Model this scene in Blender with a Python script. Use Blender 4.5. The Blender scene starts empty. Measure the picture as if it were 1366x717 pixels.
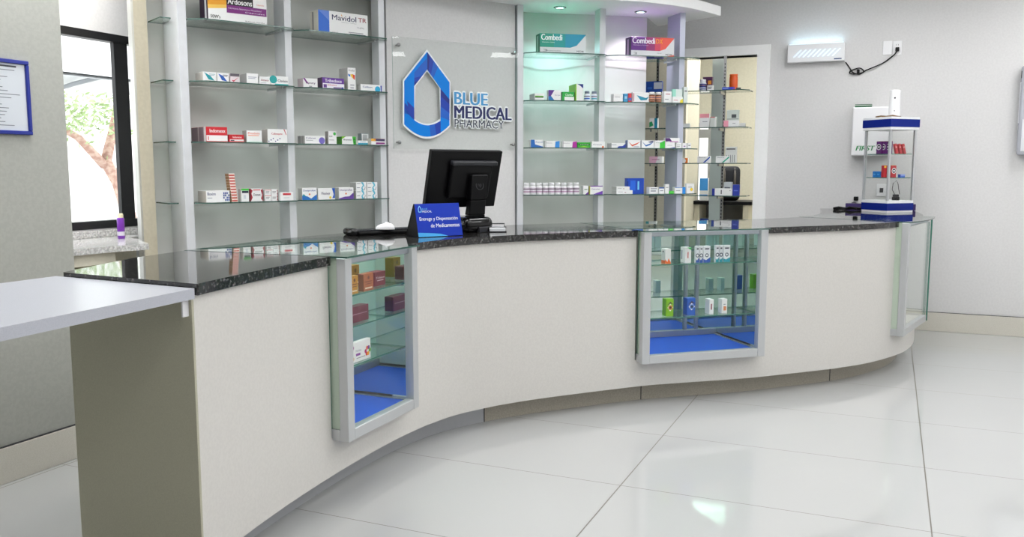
import bpy, bmesh, math, random
from mathutils import Vector, Matrix
random.seed(4)
S = bpy.context.scene
COL = S.collection
W, H = 1366, 717
F, PITCH, YAW, EYE = 1157.9, .1159, .4097, 1.45

# ------------------------------------------------------------------ camera
cd = bpy.data.cameras.new('camera'); cam = bpy.data.objects.new('camera', cd); COL.objects.link(cam)
cd.sensor_width = 36; cd.lens = 36 * F / W
cam.location = (0, 0, EYE); cam.rotation_euler = (math.pi/2 - PITCH, 0, YAW)
cd.clip_start = .05; cd.clip_end = 200
S.camera = cam
S.view_settings.view_transform = 'Standard'; S.view_settings.look = 'None'
S.view_settings.gamma = 1; S.view_settings.use_curve_mapping = False
S.view_settings.exposure = .04
try:
    S.cycles.transparent_max_bounces = 24; S.cycles.max_bounces = 12; S.cycles.glossy_bounces = 8
except Exception: pass

def ray(u, v):
    x = (u - W/2)/F; y = -(v - H/2)/F
    sy, cy, sp, cp = math.sin(YAW), math.cos(YAW), math.sin(PITCH), math.cos(PITCH)
    Fv = Vector((-sy*cp, cy*cp, -sp)); R = Vector((cy, sy, 0)); U = R.cross(Fv)
    return Fv + x*R + y*U
def hit(u, v, z):                      # point of the plane at height z seen at a pixel
    d = ray(u, v); t = (z - EYE)/d.z
    return Vector((d.x*t, d.y*t))
def cross_line(u, v, a, b):            # where the view through a pixel meets the vertical plane a-b
    d = ray(u, v); e = b - a
    det = d.x*(-e.y) + e.x*d.y
    t = (a.x*(-e.y) + e.x*a.y)/det
    return Vector((d.x*t, d.y*t)), EYE + d.z*t
def on_y(u, v, y): d = ray(u, v); t = y/d.y; return d.x*t, EYE + d.z*t
def on_x(u, v, x): d = ray(u, v); t = x/d.x; return d.y*t, EYE + d.z*t

# --------------------------------------------------------------- materials
MC = {}
def lin(c):
    return tuple(((x/255)/12.92 if x/255 <= .04045 else ((x/255 + .055)/1.055)**2.4) for x in c) + (1,)
def mat(name, col, rough=.5, metal=0, coat=0, spec=.5, emit=None, estr=0):
    key = name
    if key in MC: return MC[key]
    m = bpy.data.materials.new(name); m.use_nodes = True
    b = m.node_tree.nodes['Principled BSDF']
    b.inputs['Base Color'].default_value = lin(col); b.inputs['Roughness'].default_value = rough
    b.inputs['Metallic'].default_value = metal; b.inputs['Coat Weight'].default_value = coat
    b.inputs['Coat Roughness'].default_value = .05
    b.inputs['Specular IOR Level'].default_value = spec
    if emit: b.inputs['Emission Color'].default_value = lin(emit); b.inputs['Emission Strength'].default_value = estr
    MC[key] = m; return m
def card(c, rough=.42):
    c = tuple(c); return mat('print_%d_%d_%d' % c, c, rough)
def noisy(name, c1, c2, scale, rough=.5, bump=0, detail=3, lo=.4, hi=.6, metal=0, spec=.5, stretch=None):
    if name in MC: return MC[name]
    m = bpy.data.materials.new(name); m.use_nodes = True; n = m.node_tree.nodes; l = m.node_tree.links
    b = n['Principled BSDF']; b.inputs['Roughness'].default_value = rough; b.inputs['Metallic'].default_value = metal
    b.inputs['Specular IOR Level'].default_value = spec
    tc = n.new('ShaderNodeTexCoord'); mp = n.new('ShaderNodeMapping'); l.new(tc.outputs['Object'], mp.inputs[0])
    if stretch: mp.inputs['Scale'].default_value = stretch
    t = n.new('ShaderNodeTexNoise'); t.inputs['Scale'].default_value = scale; t.inputs['Detail'].default_value = detail
    l.new(mp.outputs[0], t.inputs['Vector'])
    r = n.new('ShaderNodeValToRGB'); r.color_ramp.elements[0].position = lo; r.color_ramp.elements[1].position = hi
    r.color_ramp.elements[0].color = lin(c1); r.color_ramp.elements[1].color = lin(c2)
    l.new(t.outputs[0], r.inputs[0]); l.new(r.outputs[0], b.inputs['Base Color'])
    if bump:
        bp = n.new('ShaderNodeBump'); bp.inputs['Strength'].default_value = bump; bp.inputs['Distance'].default_value = .002
        l.new(t.outputs[0], bp.inputs['Height']); l.new(bp.outputs[0], b.inputs['Normal'])
    MC[name] = m; return m
def glass(name, tint=(.95, .985, .965), ior=1.45, gl=1.0):
    if name in MC: return MC[name]
    m = bpy.data.materials.new(name); m.use_nodes = True; n = m.node_tree.nodes; l = m.node_tree.links
    n.clear(); o = n.new('ShaderNodeOutputMaterial'); mx = n.new('ShaderNodeMixShader')
    t = n.new('ShaderNodeBsdfTransparent'); t.inputs[0].default_value = tint + (1,)
    g = n.new('ShaderNodeBsdfGlossy'); g.inputs['Roughness'].default_value = .01; g.inputs[0].default_value = (gl, gl, gl, 1)
    geo = n.new('ShaderNodeNewGeometry'); dt = n.new('ShaderNodeVectorMath'); dt.operation = 'DOT_PRODUCT'
    l.new(geo.outputs['Incoming'], dt.inputs[0]); l.new(geo.outputs['Normal'], dt.inputs[1])
    def mth(op, a, b=None, c=None):
        q = n.new('ShaderNodeMath'); q.operation = op
        for k, x in enumerate((a, b, c)):
            if x is None: continue
            if isinstance(x, (int, float)): q.inputs[k].default_value = x
            else: l.new(x, q.inputs[k])
        return q
    f0 = ((ior-1)/(ior+1))**2       # same reflectance on both sides of a pane
    f = mth('MULTIPLY_ADD', mth('POWER', mth('SUBTRACT', 1, mth('ABSOLUTE', dt.outputs['Value']).outputs[0]).outputs[0], 5).outputs[0], 1-f0, f0)
    l.new(f.outputs[0], mx.inputs[0]); l.new(t.outputs[0], mx.inputs[1]); l.new(g.outputs[0], mx.inputs[2]); l.new(mx.outputs[0], o.inputs[0])
    MC[name] = m; return m

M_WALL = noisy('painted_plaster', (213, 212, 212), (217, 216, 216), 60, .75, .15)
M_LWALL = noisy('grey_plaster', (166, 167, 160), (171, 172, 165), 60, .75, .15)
M_CREAM = noisy('cream_plaster', (222, 216, 198), (226, 220, 202), 40, .75, .1)
M_BEIGE = noisy('beige_plaster', (198, 194, 176), (203, 199, 181), 40, .75, .1)
M_SHELFWALL = noisy('shelf_back_panel', (196, 197, 192), (218, 219, 216), 2.0, .5, 0, 2, .3, .7)
M_CEIL = noisy('ceiling_paint', (235, 235, 232), (240, 240, 238), 40, .8, .1)
M_SOFFIT = noisy('soffit_paint', (248, 248, 248), (250, 250, 250), 40, .6, .05)
M_PANEL = noisy('ivory_laminate', (212, 209, 204), (216, 213, 208), 90, .38, .08)
M_TAUPE = noisy('taupe_laminate', (182, 179, 158), (188, 185, 164), 220, .5, .05)
M_KICK = noisy('steel_kick', (170, 164, 150), (182, 176, 163), 140, .42, .05, spec=.5)
M_BASE = noisy('baseboard_tile', (205, 201, 190), (212, 208, 198), 200, .35)
M_ALU = mat('anodised_aluminium', (198, 200, 202), .36, .4)
M_ALUD = mat('satin_aluminium', (172, 176, 184), .38, .6)
M_POST = noisy('post_aluminium', (208, 210, 213), (213, 215, 219), 8, .4, 0, metal=.1)
M_LAV = mat('lavender_post', (186, 190, 206), .42, .2)
M_DESK = noisy('grey_laminate', (180, 183, 192), (186, 188, 197), 300, .3, .04)
M_GLASS = glass('clear_glass')
M_GPANE = glass('window_glass', (.985, .99, .985), 1.28)
M_SHELFG = glass('shelf_glass', (.90, .955, .93), 1.5)
M_TOPG = glass('counter_top_glass', (.90, .96, .935), 1.6)
M_EDGE = mat('green_glass_edge', (70, 122, 108), .15, 0, 0, .6)
M_EDGED = mat('dark_glass_edge', (62, 92, 84), .12, 0, 0, .6)
M_MIRROR = mat('mirror_silver', (206, 226, 218), .015, 1)
M_BLUEF = mat('blue_board', (0, 92, 225), .5, spec=.3)
M_BLACK = mat('black_plastic', (5, 5, 7), .42, spec=.22)
M_BLACKG = mat('glossy_black_plastic', (14, 14, 16), .12)
M_DARK = mat('dark_plastic', (36, 37, 42), .45)
M_WHITEP = mat('white_plastic', (236, 236, 238), .35)
M_LINER = mat('pale_liner', (222, 224, 214), .4)
M_STEEL = mat('brushed_steel', (150, 150, 150), .28, .9)
M_FRAME = mat('black_window_frame', (16, 16, 20), .4)

def granite(name, base, sp1, sp2, rough, mult=.75):
    m = bpy.data.materials.new(name); m.use_nodes = True; n = m.node_tree.nodes; l = m.node_tree.links
    b = n['Principled BSDF']; b.inputs['Roughness'].default_value = rough; b.inputs['Specular IOR Level'].default_value = .75
    tc = n.new('ShaderNodeTexCoord')
    v = n.new('ShaderNodeTexVoronoi'); v.inputs['Scale'].default_value = 170; l.new(tc.outputs['Object'], v.inputs['Vector'])
    v2 = n.new('ShaderNodeTexNoise'); v2.inputs['Scale'].default_value = 75; v2.inputs['Detail'].default_value = 5; l.new(tc.outputs['Object'], v2.inputs['Vector'])
    r = n.new('ShaderNodeValToRGB'); e = r.color_ramp.elements
    e[0].position = .3; e[0].color = lin(base); e[1].position = .74; e[1].color = lin(sp2)
    k = e.new(.55); k.color = lin(sp1)
    mx = n.new('ShaderNodeMix'); mx.data_type = 'RGBA'; mx.blend_type = 'MULTIPLY'; mx.inputs[0].default_value = mult
    l.new(v2.outputs[0], r.inputs[0]); l.new(r.outputs[0], mx.inputs[6]); l.new(v.outputs['Color'], mx.inputs[7])
    bw = n.new('ShaderNodeHueSaturation'); bw.inputs['Saturation'].default_value = .25; bw.inputs['Value'].default_value = 1.3
    l.new(mx.outputs[2], bw.inputs['Color']); l.new(bw.outputs[0], b.inputs['Base Color'])
    return m
M_GRAN = granite('black_granite', (14, 14, 14), (42, 39, 36), (128, 121, 112), .045)
M_GRANL = granite('light_granite', (150, 145, 138), (196, 192, 184), (228, 225, 218), .12, .22)

def floor_mat():
    m = bpy.data.materials.new('polished_porcelain'); m.use_nodes = True; n = m.node_tree.nodes; l = m.node_tree.links
    b = n['Principled BSDF']; tc = n.new('ShaderNodeTexCoord'); sp = n.new('ShaderNodeSeparateXYZ'); l.new(tc.outputs['Object'], sp.inputs[0])
    def grid(sock, off, step, wdt):
        a = n.new('ShaderNodeMath'); a.operation = 'SUBTRACT'; l.new(sock, a.inputs[0]); a.inputs[1].default_value = off
        d = n.new('ShaderNodeMath'); d.operation = 'DIVIDE'; l.new(a.outputs[0], d.inputs[0]); d.inputs[1].default_value = step
        p = n.new('ShaderNodeMath'); p.operation = 'PINGPONG'; l.new(d.outputs[0], p.inputs[0]); p.inputs[1].default_value = .5
        c = n.new('ShaderNodeMath'); c.operation = 'LESS_THAN'; l.new(p.outputs[0], c.inputs[0]); c.inputs[1].default_value = wdt/step/2
        return c.outputs[0]
    gx = grid(sp.outputs['X'], -1.0733, 1.288, .0055); gy = grid(sp.outputs['Y'], 5.354, .8162, .0042)
    mx = n.new('ShaderNodeMath'); mx.operation = 'MAXIMUM'; l.new(gx, mx.inputs[0]); l.new(gy, mx.inputs[1])
    t = n.new('ShaderNodeTexNoise'); t.inputs['Scale'].default_value = 1.1; l.new(tc.outputs['Object'], t.inputs['Vector'])
    r = n.new('ShaderNodeValToRGB'); r.color_ramp.elements[0].color = lin((180, 181, 180)); r.color_ramp.elements[1].color = lin((186, 187, 186))
    l.new(t.outputs[0], r.inputs[0])
    mc = n.new('ShaderNodeMix'); mc.data_type = 'RGBA'; l.new(mx.outputs[0], mc.inputs[0]); l.new(r.outputs[0], mc.inputs[6]); mc.inputs[7].default_value = lin((112, 108, 100))
    l.new(mc.outputs[2], b.inputs['Base Color'])
    rr = n.new('ShaderNodeMath'); rr.operation = 'MULTIPLY_ADD'; l.new(mx.outputs[0], rr.inputs[0]); rr.inputs[1].default_value = .5; rr.inputs[2].default_value = .05
    l.new(rr.outputs[0], b.inputs['Roughness']); b.inputs['Specular IOR Level'].default_value = .42
    return m
M_FLOOR = floor_mat()

# ------------------------------------------------------------ mesh builder
TXT = {}
def text_geo(s, bold=0.0):
    k = (s, bold)
    if k in TXT: return TXT[k]
    c = bpy.data.curves.new('t', 'FONT'); c.body = s; c.size = 1; c.offset = bold; c.resolution_u = 3
    o = bpy.data.objects.new('t', c); COL.objects.link(o)
    dg = bpy.context.evaluated_depsgraph_get(); me = o.evaluated_get(dg).to_mesh()
    V = [tuple(v.co) for v in me.vertices]; Fc = [tuple(p.vertices) for p in me.polygons]
    bpy.data.objects.remove(o); bpy.data.curves.remove(c)
    if V:
        x0 = min(v[0] for v in V); x1 = max(v[0] for v in V); y0 = min(v[1] for v in V); y1 = max(v[1] for v in V)
        V = [((v[0]-x0)/(x1-x0), (v[1]-y0)/(y1-y0)) for v in V]
    TXT[k] = (V, Fc); return TXT[k]

class MB:
    def __init__(s): s.v = []; s.f = []; s.m = []; s.mats = []; s.sm = []
    def mi(s, m):
        if m not in s.mats: s.mats.append(m)
        return s.mats.index(m)
    def add(s, V, Fs, m, smooth=False, mx=None):
        o = len(s.v)
        s.v += [tuple(mx @ Vector(v)) if mx is not None else tuple(v) for v in V]
        for i, f in enumerate(Fs):
            s.f.append(tuple(o + j for j in f)); s.m.append(s.mi(m[i] if isinstance(m, list) else m)); s.sm.append(smooth)
        return s
    def box(s, a, b, m, mx=None):
        x0, y0, z0 = a; x1, y1, z1 = b
        V = [(x0,y0,z0),(x1,y0,z0),(x1,y1,z0),(x0,y1,z0),(x0,y0,z1),(x1,y0,z1),(x1,y1,z1),(x0,y1,z1)]
        return s.add(V, [(0,3,2,1),(4,5,6,7),(0,1,5,4),(1,2,6,5),(2,3,7,6),(3,0,4,7)], m, False, mx)
    def bbox(s, a, b, m, bev=.003, seg=1, mx=None, smooth=False):   # box with worked edges
        bm = bmesh.new(); bmesh.ops.create_cube(bm, size=1)
        for v in bm.verts: v.co = Vector([a[i] + (v.co[i] + .5)*(b[i]-a[i]) for i in range(3)])
        bmesh.ops.bevel(bm, geom=list(bm.edges), offset=bev, segments=seg, profile=.5, affect='EDGES')
        bm.verts.index_update()
        s.add([v.co[:] for v in bm.verts], [[v.index for v in f.verts] for f in bm.faces], m, smooth, mx); bm.free(); return s
    def prism(s, pts, z0, z1, m, ms=None, mx=None, smooth=False):   # outline in plan, raised from z0 to z1
        ms = ms or m; n = len(pts); V = [(p[0], p[1], z0) for p in pts] + [(p[0], p[1], z1) for p in pts]
        s.add(V, [tuple(range(n))[::-1], tuple(range(n, 2*n))], m, False, mx)
        return s.add(V, [(i, (i+1) % n, n+(i+1) % n, n+i) for i in range(n)], ms, smooth, mx)
    def strip(s, a, b, z0, z1, m, mt=None, me=None):   # slab between two plan polylines of equal length
        n = len(a); V = [(p[0],p[1],z0) for p in a]+[(p[0],p[1],z0) for p in b]+[(p[0],p[1],z1) for p in a]+[(p[0],p[1],z1) for p in b]
        B = lambda k, i: k*n + i
        top = [(B(2,i),B(2,i+1),B(3,i+1),B(3,i)) for i in range(n-1)]; bot = [(B(0,i+1),B(0,i),B(1,i),B(1,i+1)) for i in range(n-1)]
        fa = [(B(0,i),B(0,i+1),B(2,i+1),B(2,i)) for i in range(n-1)]; fb = [(B(1,i+1),B(1,i),B(3,i),B(3,i+1)) for i in range(n-1)]
        ends = [(B(0,0),B(2,0),B(3,0),B(1,0)), (B(0,n-1),B(1,n-1),B(3,n-1),B(2,n-1))]
        s.add(V, top+bot, mt or m); s.add(V, fa+fb+ends, me or m); return s
    def lathe(s, prof, m, seg=20, mx=None, smooth=True):
        n = len(prof); V = []; 
        for k in range(seg):
            a = 2*math.pi*k/seg; V += [(r*math.cos(a), r*math.sin(a), z) for r, z in prof]
        Fs = []; ml = []
        for k in range(seg):
            k2 = (k+1) % seg
            for i in range(n-1):
                Fs.append((k*n+i, k2*n+i, k2*n+i+1, k*n+i+1)); ml.append(m[i] if isinstance(m, list) else m)
        return s.add(V, Fs, ml, smooth, mx)
    def tube(s, pts, r, m, seg=8):
        pts = [Vector(p) for p in pts]; V = []; n = len(pts)
        for i, p in enumerate(pts):
            t = (pts[min(i+1, n-1)] - pts[max(i-1, 0)]).normalized()
            a = t.cross(Vector((0, 0, 1)) if abs(t.z) < .9 else Vector((1, 0, 0))).normalized(); b = t.cross(a)
            rr = r[i] if isinstance(r, (list, tuple)) else r
            V += [tuple(p + rr*(math.cos(2*math.pi*k/seg)*a + math.sin(2*math.pi*k/seg)*b)) for k in range(seg)]
        Fs = [(i*seg+k, i*seg+(k+1) % seg, (i+1)*seg+(k+1) % seg, (i+1)*seg+k) for i in range(n-1) for k in range(seg)]
        Fs += [tuple(range(seg))[::-1], tuple(range((n-1)*seg, n*seg))]
        return s.add(V, Fs, m, True)
    def text(s, t, x0, y0, x1, y1, z, m, mx, bold=.0, round_=False):
        V, Fs = text_geo(t); q = bold*(y1-y0)
        sh = [(-q, 0), (q, 0), (0, 0)] if bold and not round_ else ([(q*math.cos(k*math.pi/4), q*math.sin(k*math.pi/4)) for k in range(8)] + [(0, 0)] if bold else [(0, 0)])
        for i, (dx, dy) in enumerate(sh): s.add([(x0+(x1-x0)*a+dx, y0+(y1-y0)*b+dy, z+i*.00003) for a, b in V], Fs, m, False, mx)
        return s
    def build(s, name, parent=None, bevel=None):
        me = bpy.data.meshes.new(name); me.from_pydata(s.v, [], s.f)
        for m in s.mats: me.materials.append(m)
        me.polygons.foreach_set('material_index', s.m); me.polygons.foreach_set('use_smooth', s.sm); me.update()
        o = bpy.data.objects.new(name, me); COL.objects.link(o)
        if parent is not None: o.parent = parent
        if bevel:
            b = o.modifiers.new('bevel', 'BEVEL'); b.width = bevel; b.segments = 3; b.limit_method = 'ANGLE'; b.angle_limit = math.radians(40)
        return o

def tag(o, label=None, cat=None, group=None, kind=None):
    if label: o['label'] = label
    if cat: o['category'] = cat
    if group: o['group'] = group
    if kind: o['kind'] = kind
    return o
def empty(name, loc=(0,0,0), rz=0, label=None, cat=None, group=None):
    o = bpy.data.objects.new(name, None); COL.objects.link(o); o.location = loc; o.rotation_euler = (0, 0, rz); o.empty_display_size = .05
    return tag(o, label, cat, group)
def struct(mb, name, **k): return tag(mb.build(name, **k), kind='structure')
XZ = Matrix(((1,0,0,0),(0,0,-1,0),(0,1,0,0),(0,0,0,1)))    # (x, y) drawn upright, facing -Y
def v2(p): return Vector((p[0], p[1]))

# ------------------------------------------------------------- room shell
WY = 8.5; LX = -3.69; CZ = 3.15
mb = MB(); mb.box((-4.88, -4.2, -.1), (5.2, 12.4, 0), M_FLOOR); struct(mb, 'floor')
mb = MB(); mb.box((-16, -4.2, -.15), (-4.88, 26, -.02), mat('pale_paving', (225, 225, 222), .8)); struct(mb, 'ground')
mb = MB(); mb.box((-4.95, -4.2, CZ), (5.2, 12.4, CZ+.1), M_CEIL); struct(mb, 'ceiling')
# back wall with the portal opening
OX0, OX1, OZ = -2.75, -1.19, 2.495
mb = MB(); mb.box((-4.9, WY, 0), (OX0, WY+.15, CZ), M_WALL); mb.box((OX1, WY, 0), (5.1, WY+.15, CZ), M_WALL); mb.box((OX0, WY, OZ), (OX1, WY+.15, CZ), M_WALL)
struct(mb, 'wall_back')
mb = MB(); mb.box((OX1, WY-.05, 0), (OX1+.115, WY+.16, OZ+.085), M_SOFFIT); mb.box((OX0-.1, WY-.05, OZ), (OX1, WY+.16, OZ+.085), M_SOFFIT); mb.box((OX0-.1, WY-.05, 0), (OX0, WY+.16, OZ), M_SOFFIT)
struct(mb, 'trim_1')
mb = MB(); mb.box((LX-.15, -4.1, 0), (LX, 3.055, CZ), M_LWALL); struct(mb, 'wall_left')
mb = MB(); mb.box((-4.75, 2.9, 0), (LX-.15, 3.055, CZ), M_WALL); struct(mb, 'wall_return')
mb = MB(); mb.box((5.0, -4.1, 0), (5.1, 12.3, CZ), M_WALL); struct(mb, 'wall_right')
mb = MB(); mb.box((LX-.15, -4.15, 0), (5.1, -4.05, CZ), M_WALL); struct(mb, 'wall_front')
def baseboard(name, a, b):
    mb = MB(); mb.bbox(a, b, M_BASE, .003)
    if b[0]-a[0] > b[1]-a[1]: mb.box((a[0], a[1]+.002, b[2]), (b[0], b[1], b[2]+.004), M_DARK)
    else: mb.box((a[0], a[1], b[2]), (b[0]-.002, b[1], b[2]+.004), M_DARK)
    struct(mb, name)
baseboard('baseboard_back', (-.05, WY-.014, 0), (5.0, WY, .168))
baseboard('baseboard_left', (LX, -4.05, 0), (LX+.014, 3.055, .17))
baseboard('baseboard_right', (4.986, -4.05, 0), (5.0, 8.48, .17))
baseboard('baseboard_front', (LX+.02, -4.05, 0), (4.98, -4.036, .17))
# window wall
WX = -4.7; wy0, wy1, wz0, wz1 = 3.30, 5.4, 1.055, 2.315
mb = MB()
mb.box((WX-.18, 2.9, 0), (WX, 8.5, wz0), M_WALL); mb.box((WX-.18, 2.9, wz1), (WX, 8.5, CZ), M_WALL)
mb.box((WX-.18, 2.9, wz0), (WX, wy0, wz1), M_WALL); mb.box((WX-.18, wy1, wz0), (WX, 8.5, wz1), M_WALL)
struct(mb, 'wall_window')
win = bpy.data.objects.new('window_1', None); COL.objects.link(win); win.location = (WX, wy0, wz0); win['kind'] = 'structure'
def wloc(mb): mb.v = [(x-WX, y-wy0, z-wz0) for x, y, z in mb.v]; return mb
mb = MB(); f0, f1 = WX-.07, WX+.005
mb.box((f0, wy0, wz0), (f1, wy1, wz0+.05), M_FRAME); mb.box((f0, wy0, wz1-.05), (f1, wy1, wz1), M_FRAME)
mb.box((f0, wy0, wz0+.05), (f1, wy0+.05, wz1-.05), M_FRAME); mb.box((f0, wy1-.05, wz0+.05), (f1, wy1, wz1-.05), M_FRAME)
wloc(mb).build('window_frame', win)
mb = MB(); mb.box((f1-.035, 4.285, wz0+.05), (f1-.005, 4.395, wz1-.05), M_FRAME); wloc(mb).build('mullion', win)
mb = MB(); mb.box((WX-.045, wy0+.05, wz0+.05), (WX-.037, 4.285, wz1-.05), M_GPANE); wloc(mb).build('pane', win)
mb = MB(); mb.box((WX-.045, 4.395, wz0+.05), (WX-.037, wy1-.05, wz1-.05), M_GPANE); wloc(mb).build('pane', win)

# outside: white courtyard wall, awning, tree
mb = MB(); mb.box((-15.2, -2, -.1), (-15, 26, 4.2), mat('white_render', (240, 240, 240), .8)); tag(mb.build('courtyard_wall'), kind='structure')
aw = empty('awning', (-7.6, 5, 1.98), 0, 'white canopy with pale metal ribs outside the window', 'awning')
mb = MB()
for i in range(9):
    x0 = -2.6+i*.45; z = lambda x: .75 - .09*(x+1)**2
    mb.add([(x0,-4,z(x0)),(x0+.45,-4,z(x0+.45)),(x0+.45,6,z(x0+.45)),(x0,6,z(x0)),(x0,-4,z(x0)+.03),(x0+.45,-4,z(x0+.45)+.03),(x0+.45,6,z(x0+.45)+.03),(x0,6,z(x0)+.03)],
           [(0,1,2,3),(7,6,5,4),(0,4,5,1),(2,6,7,3)], mat('awning_cloth', (226, 228, 230), .8))
mb.build('canopy', aw)
for yy in (-2.4, -1.0, .4, 1.8, 3.2, 4.6):
    mb = MB(); mb.tube([(-2.6+i*.4, yy+.2*i*.3, .68 - .09*(-1.6+i*.4)**2) for i in range(10)], .03, mat('pale_metal', (150, 154, 160), .4)); mb.build('rib', aw)
for yy in (-3.6, 5.4):
    mb = MB(); mb.tube([(-2.4, yy, -1.99), (-2.4, yy, .5)], .05, mat('pale_metal', (150, 154, 160), .4)); mb.build('post', aw)
ty_ = on_x(149, 290, -12.2)[0]
tr = empty('tree', (-12.2, ty_, -.02), 0, 'tree with reddish leaning trunk and green leaves outside the window', 'tree')
mb = MB(); bark = noisy('bark', (176, 138, 126), (204, 176, 162), 14, .9, .4)
mb.tube([(.15,.25,0),(.12,.2,.6),(.05,.1,1.2),(-.02,-.05,1.6)], [.11,.10,.085,.08], bark, 10)
mb.tube([(-.02,-.05,1.5),(.05,-.5,1.95),(.05,-1.0,2.25),(0,-1.5,2.7)], [.07,.055,.045,.03], bark, 10)
mb.tube([(-.02,-.05,1.5),(0,.1,2.1),(.05,.2,2.8)], [.075,.06,.04], bark, 10)
mb.build('trunk', tr)
mb = MB(); leaf = [mat('leaf_a', (150, 172, 120), .6), mat('leaf_b', (176, 196, 146), .6)]
for i in range(1300):
    c = Vector((random.gauss(0, .4), random.gauss(-.7, .7), 2.35 + random.gauss(0, .22)))
    a = Vector((random.uniform(-1,1), random.uniform(-1,1), random.uniform(-1,1))).normalized()*.05; b = a.cross(Vector((random.random(), random.random(), random.random()))).normalized()*.022
    mb.add([c-a, c+b, c+a, c-b], [(0,1,2,3)], leaf[i % 2])
tag(mb.build('foliage', tr), kind='stuff')
tr.scale = (1.2, 1.25, 1.0)

# window-side worktop with stone top
wt = empty('worktop', (-4.35, 3.6, 0), 0, 'speckled light granite worktop under the window', 'worktop')
def sub(mb, o): mb.v = [(x-o.location.x, y-o.location.y, z-o.location.z) for x, y, z in mb.v]; return mb
mb = MB(); mb.prism([(-4.698,3.06),(-4.12,3.06),(-4.10,3.60),(-4.03,3.86),(-4.28,4.03),(-4.36,4.09),(-4.53,4.17),(-4.56,4.38),(-4.698,4.38)], .965, 1.0, M_GRANL); sub(mb, wt).build('stone_top', wt, bevel=.005)
mb = MB(); mb.bbox((-4.698, 3.06, 1.0), (-4.68, 4.38, 1.045), M_GRANL, .003); sub(mb, wt).build('backsplash', wt)
mb = MB(); mb.box((-4.698, 3.06, 0), (-4.67, 4.36, .965), M_CREAM); mb.box((-4.67, 3.06, .895), (-4.15, 3.72, .962), M_CREAM)
for yy in (3.06, 3.40, 3.68): mb.box((-4.67, yy, 0), (-4.16, yy+.04, .895), M_CREAM)
mb.box((-4.67, 3.1, 0), (-4.16, 3.70, .04), M_CREAM)
sub(mb, wt).build('cabinet_body', wt)
p = hit(162, 318.5, 1.0)
can = empty('aerosol_can', (p.x, p.y, 1.0), 0, 'small purple spray can with pale cap on the window worktop', 'spray can')
mb = MB(); pu = mat('purple_can', (120, 50, 170), .3); mb.lathe([(0,0),(.021,0),(.0225,.004),(.0225,.125),(.019,.133),(0,.133)], pu, 20); mb.lathe([(.0228,.02),(.0228,.045)], card((225,220,235)), 20); mb.build('body', can)
mb = MB(); mb.lathe([(.0175,.133),(.018,.15),(.014,.16),(0,.161)], card((232,222,190)), 18); mb.build('cap', can)

# framed notice on left wall
(ya, za), (yb, zb) = on_x(0, 78, LX), on_x(38, 181, LX)
nt = empty('framed_notice', (LX, 2.68, 1.60), 0, 'blue framed printed notice hanging on left wall', 'notice')
mb = MB(); y0, y1, z0, z1 = 2.50-2.68, 2.862-2.68, 0, .337; bl = mat('blue_plastic', (26, 44, 140), .3)
for a, b in (((.001,y0,z0),(.018,y1,z0+.018)),((.001,y0,z1-.018),(.018,y1,z1)),((.001,y0,z0+.018),(.018,y0+.018,z1-.018)),((.001,y1-.018,z0+.018),(.018,y1,z1-.018))): mb.bbox(a, b, bl, .003)
mb.build('frame', nt)
mb = MB(); mb.box((.002,y0+.018,z0+.018),(.008,y1-.018,z1-.018), card((205,210,216)))
YZ = Matrix(((0,0,1,0),(1,0,0,0),(0,1,0,0),(0,0,0,1)))
for r in range(17):
    zz = z1-.05-r*.0155; w = random.uniform(.12,.28)
    mb.add([(y0+.035, zz, .0085),(y0+.035+w, zz, .0085),(y0+.035+w, zz+.0035, .0085),(y0+.035, zz+.0035, .0085)], [(0,1,2,3)], card((120,124,132)), False, YZ)
mb.add([(y0+.03, z1-.035, .0085),(y1-.06, z1-.035, .0085),(y1-.06, z1-.027, .0085),(y0+.03, z1-.027, .0085)], [(0,1,2,3)], card((60,64,72)), False, YZ)
mb.build('paper', nt)

# --------------------------------------------------------------- the curve
CP = [(-1.94,1.6),(-2.05,2.135),(-2.12,2.55),(-2.16,2.95),(-2.178,3.35),(-2.165,3.75),(-2.105,4.06),(-1.99,4.30),(-1.865,4.49),(-1.70,4.69),(-1.36,5.07),(-1.17,5.235),(-.79,5.54),(-.55,5.78),(-.31,6.03),(-.08,6.33),(.11,6.72),(.195,7.05),(.225,7.4),(.22,7.8),(.16,8.49),(.1,9.2)]
def catmull(P, n=14):
    out = []
    for i in range(1, len(P)-2):
        p0, p1, p2, p3 = [Vector(q) for q in P[i-1:i+3]]
        for k in range(n):
            t = k/n; out.append(.5*((2*p1)+(-p0+p2)*t+(2*p0-5*p1+4*p2-p3)*t*t+(-p0+3*p1-3*p2+p3)*t**3))
    out.append(Vector(P[-2])); return out
CV = catmull(CP)
for _ in range(10): CV = [CV[0]]+[(CV[i-1]+CV[i]*2+CV[i+1])/4 for i in range(1, len(CV)-1)]+[CV[-1]]
LEN = [0]
for i in range(1, len(CV)): LEN.append(LEN[-1]+(CV[i]-CV[i-1]).length)
def cpt(s):
    s = min(max(s, 0), LEN[-1]-1e-6); i = 0
    while LEN[i+1] < s: i += 1
    t = (s-LEN[i])/(LEN[i+1]-LEN[i]); return CV[i].lerp(CV[i+1], t)
def cn(s):     # outward normal, towards the public side
    t = (cpt(s+.06)-cpt(s-.06)).normalized(); return Vector((t.y, -t.x))
def off(s0, s1, d, n=None):
    n = n or max(2, int((s1-s0)/.04)+1); return [cpt(s0+(s1-s0)*i/(n-1)) + cn(s0+(s1-s0)*i/(n-1))*d for i in range(n)]
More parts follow.
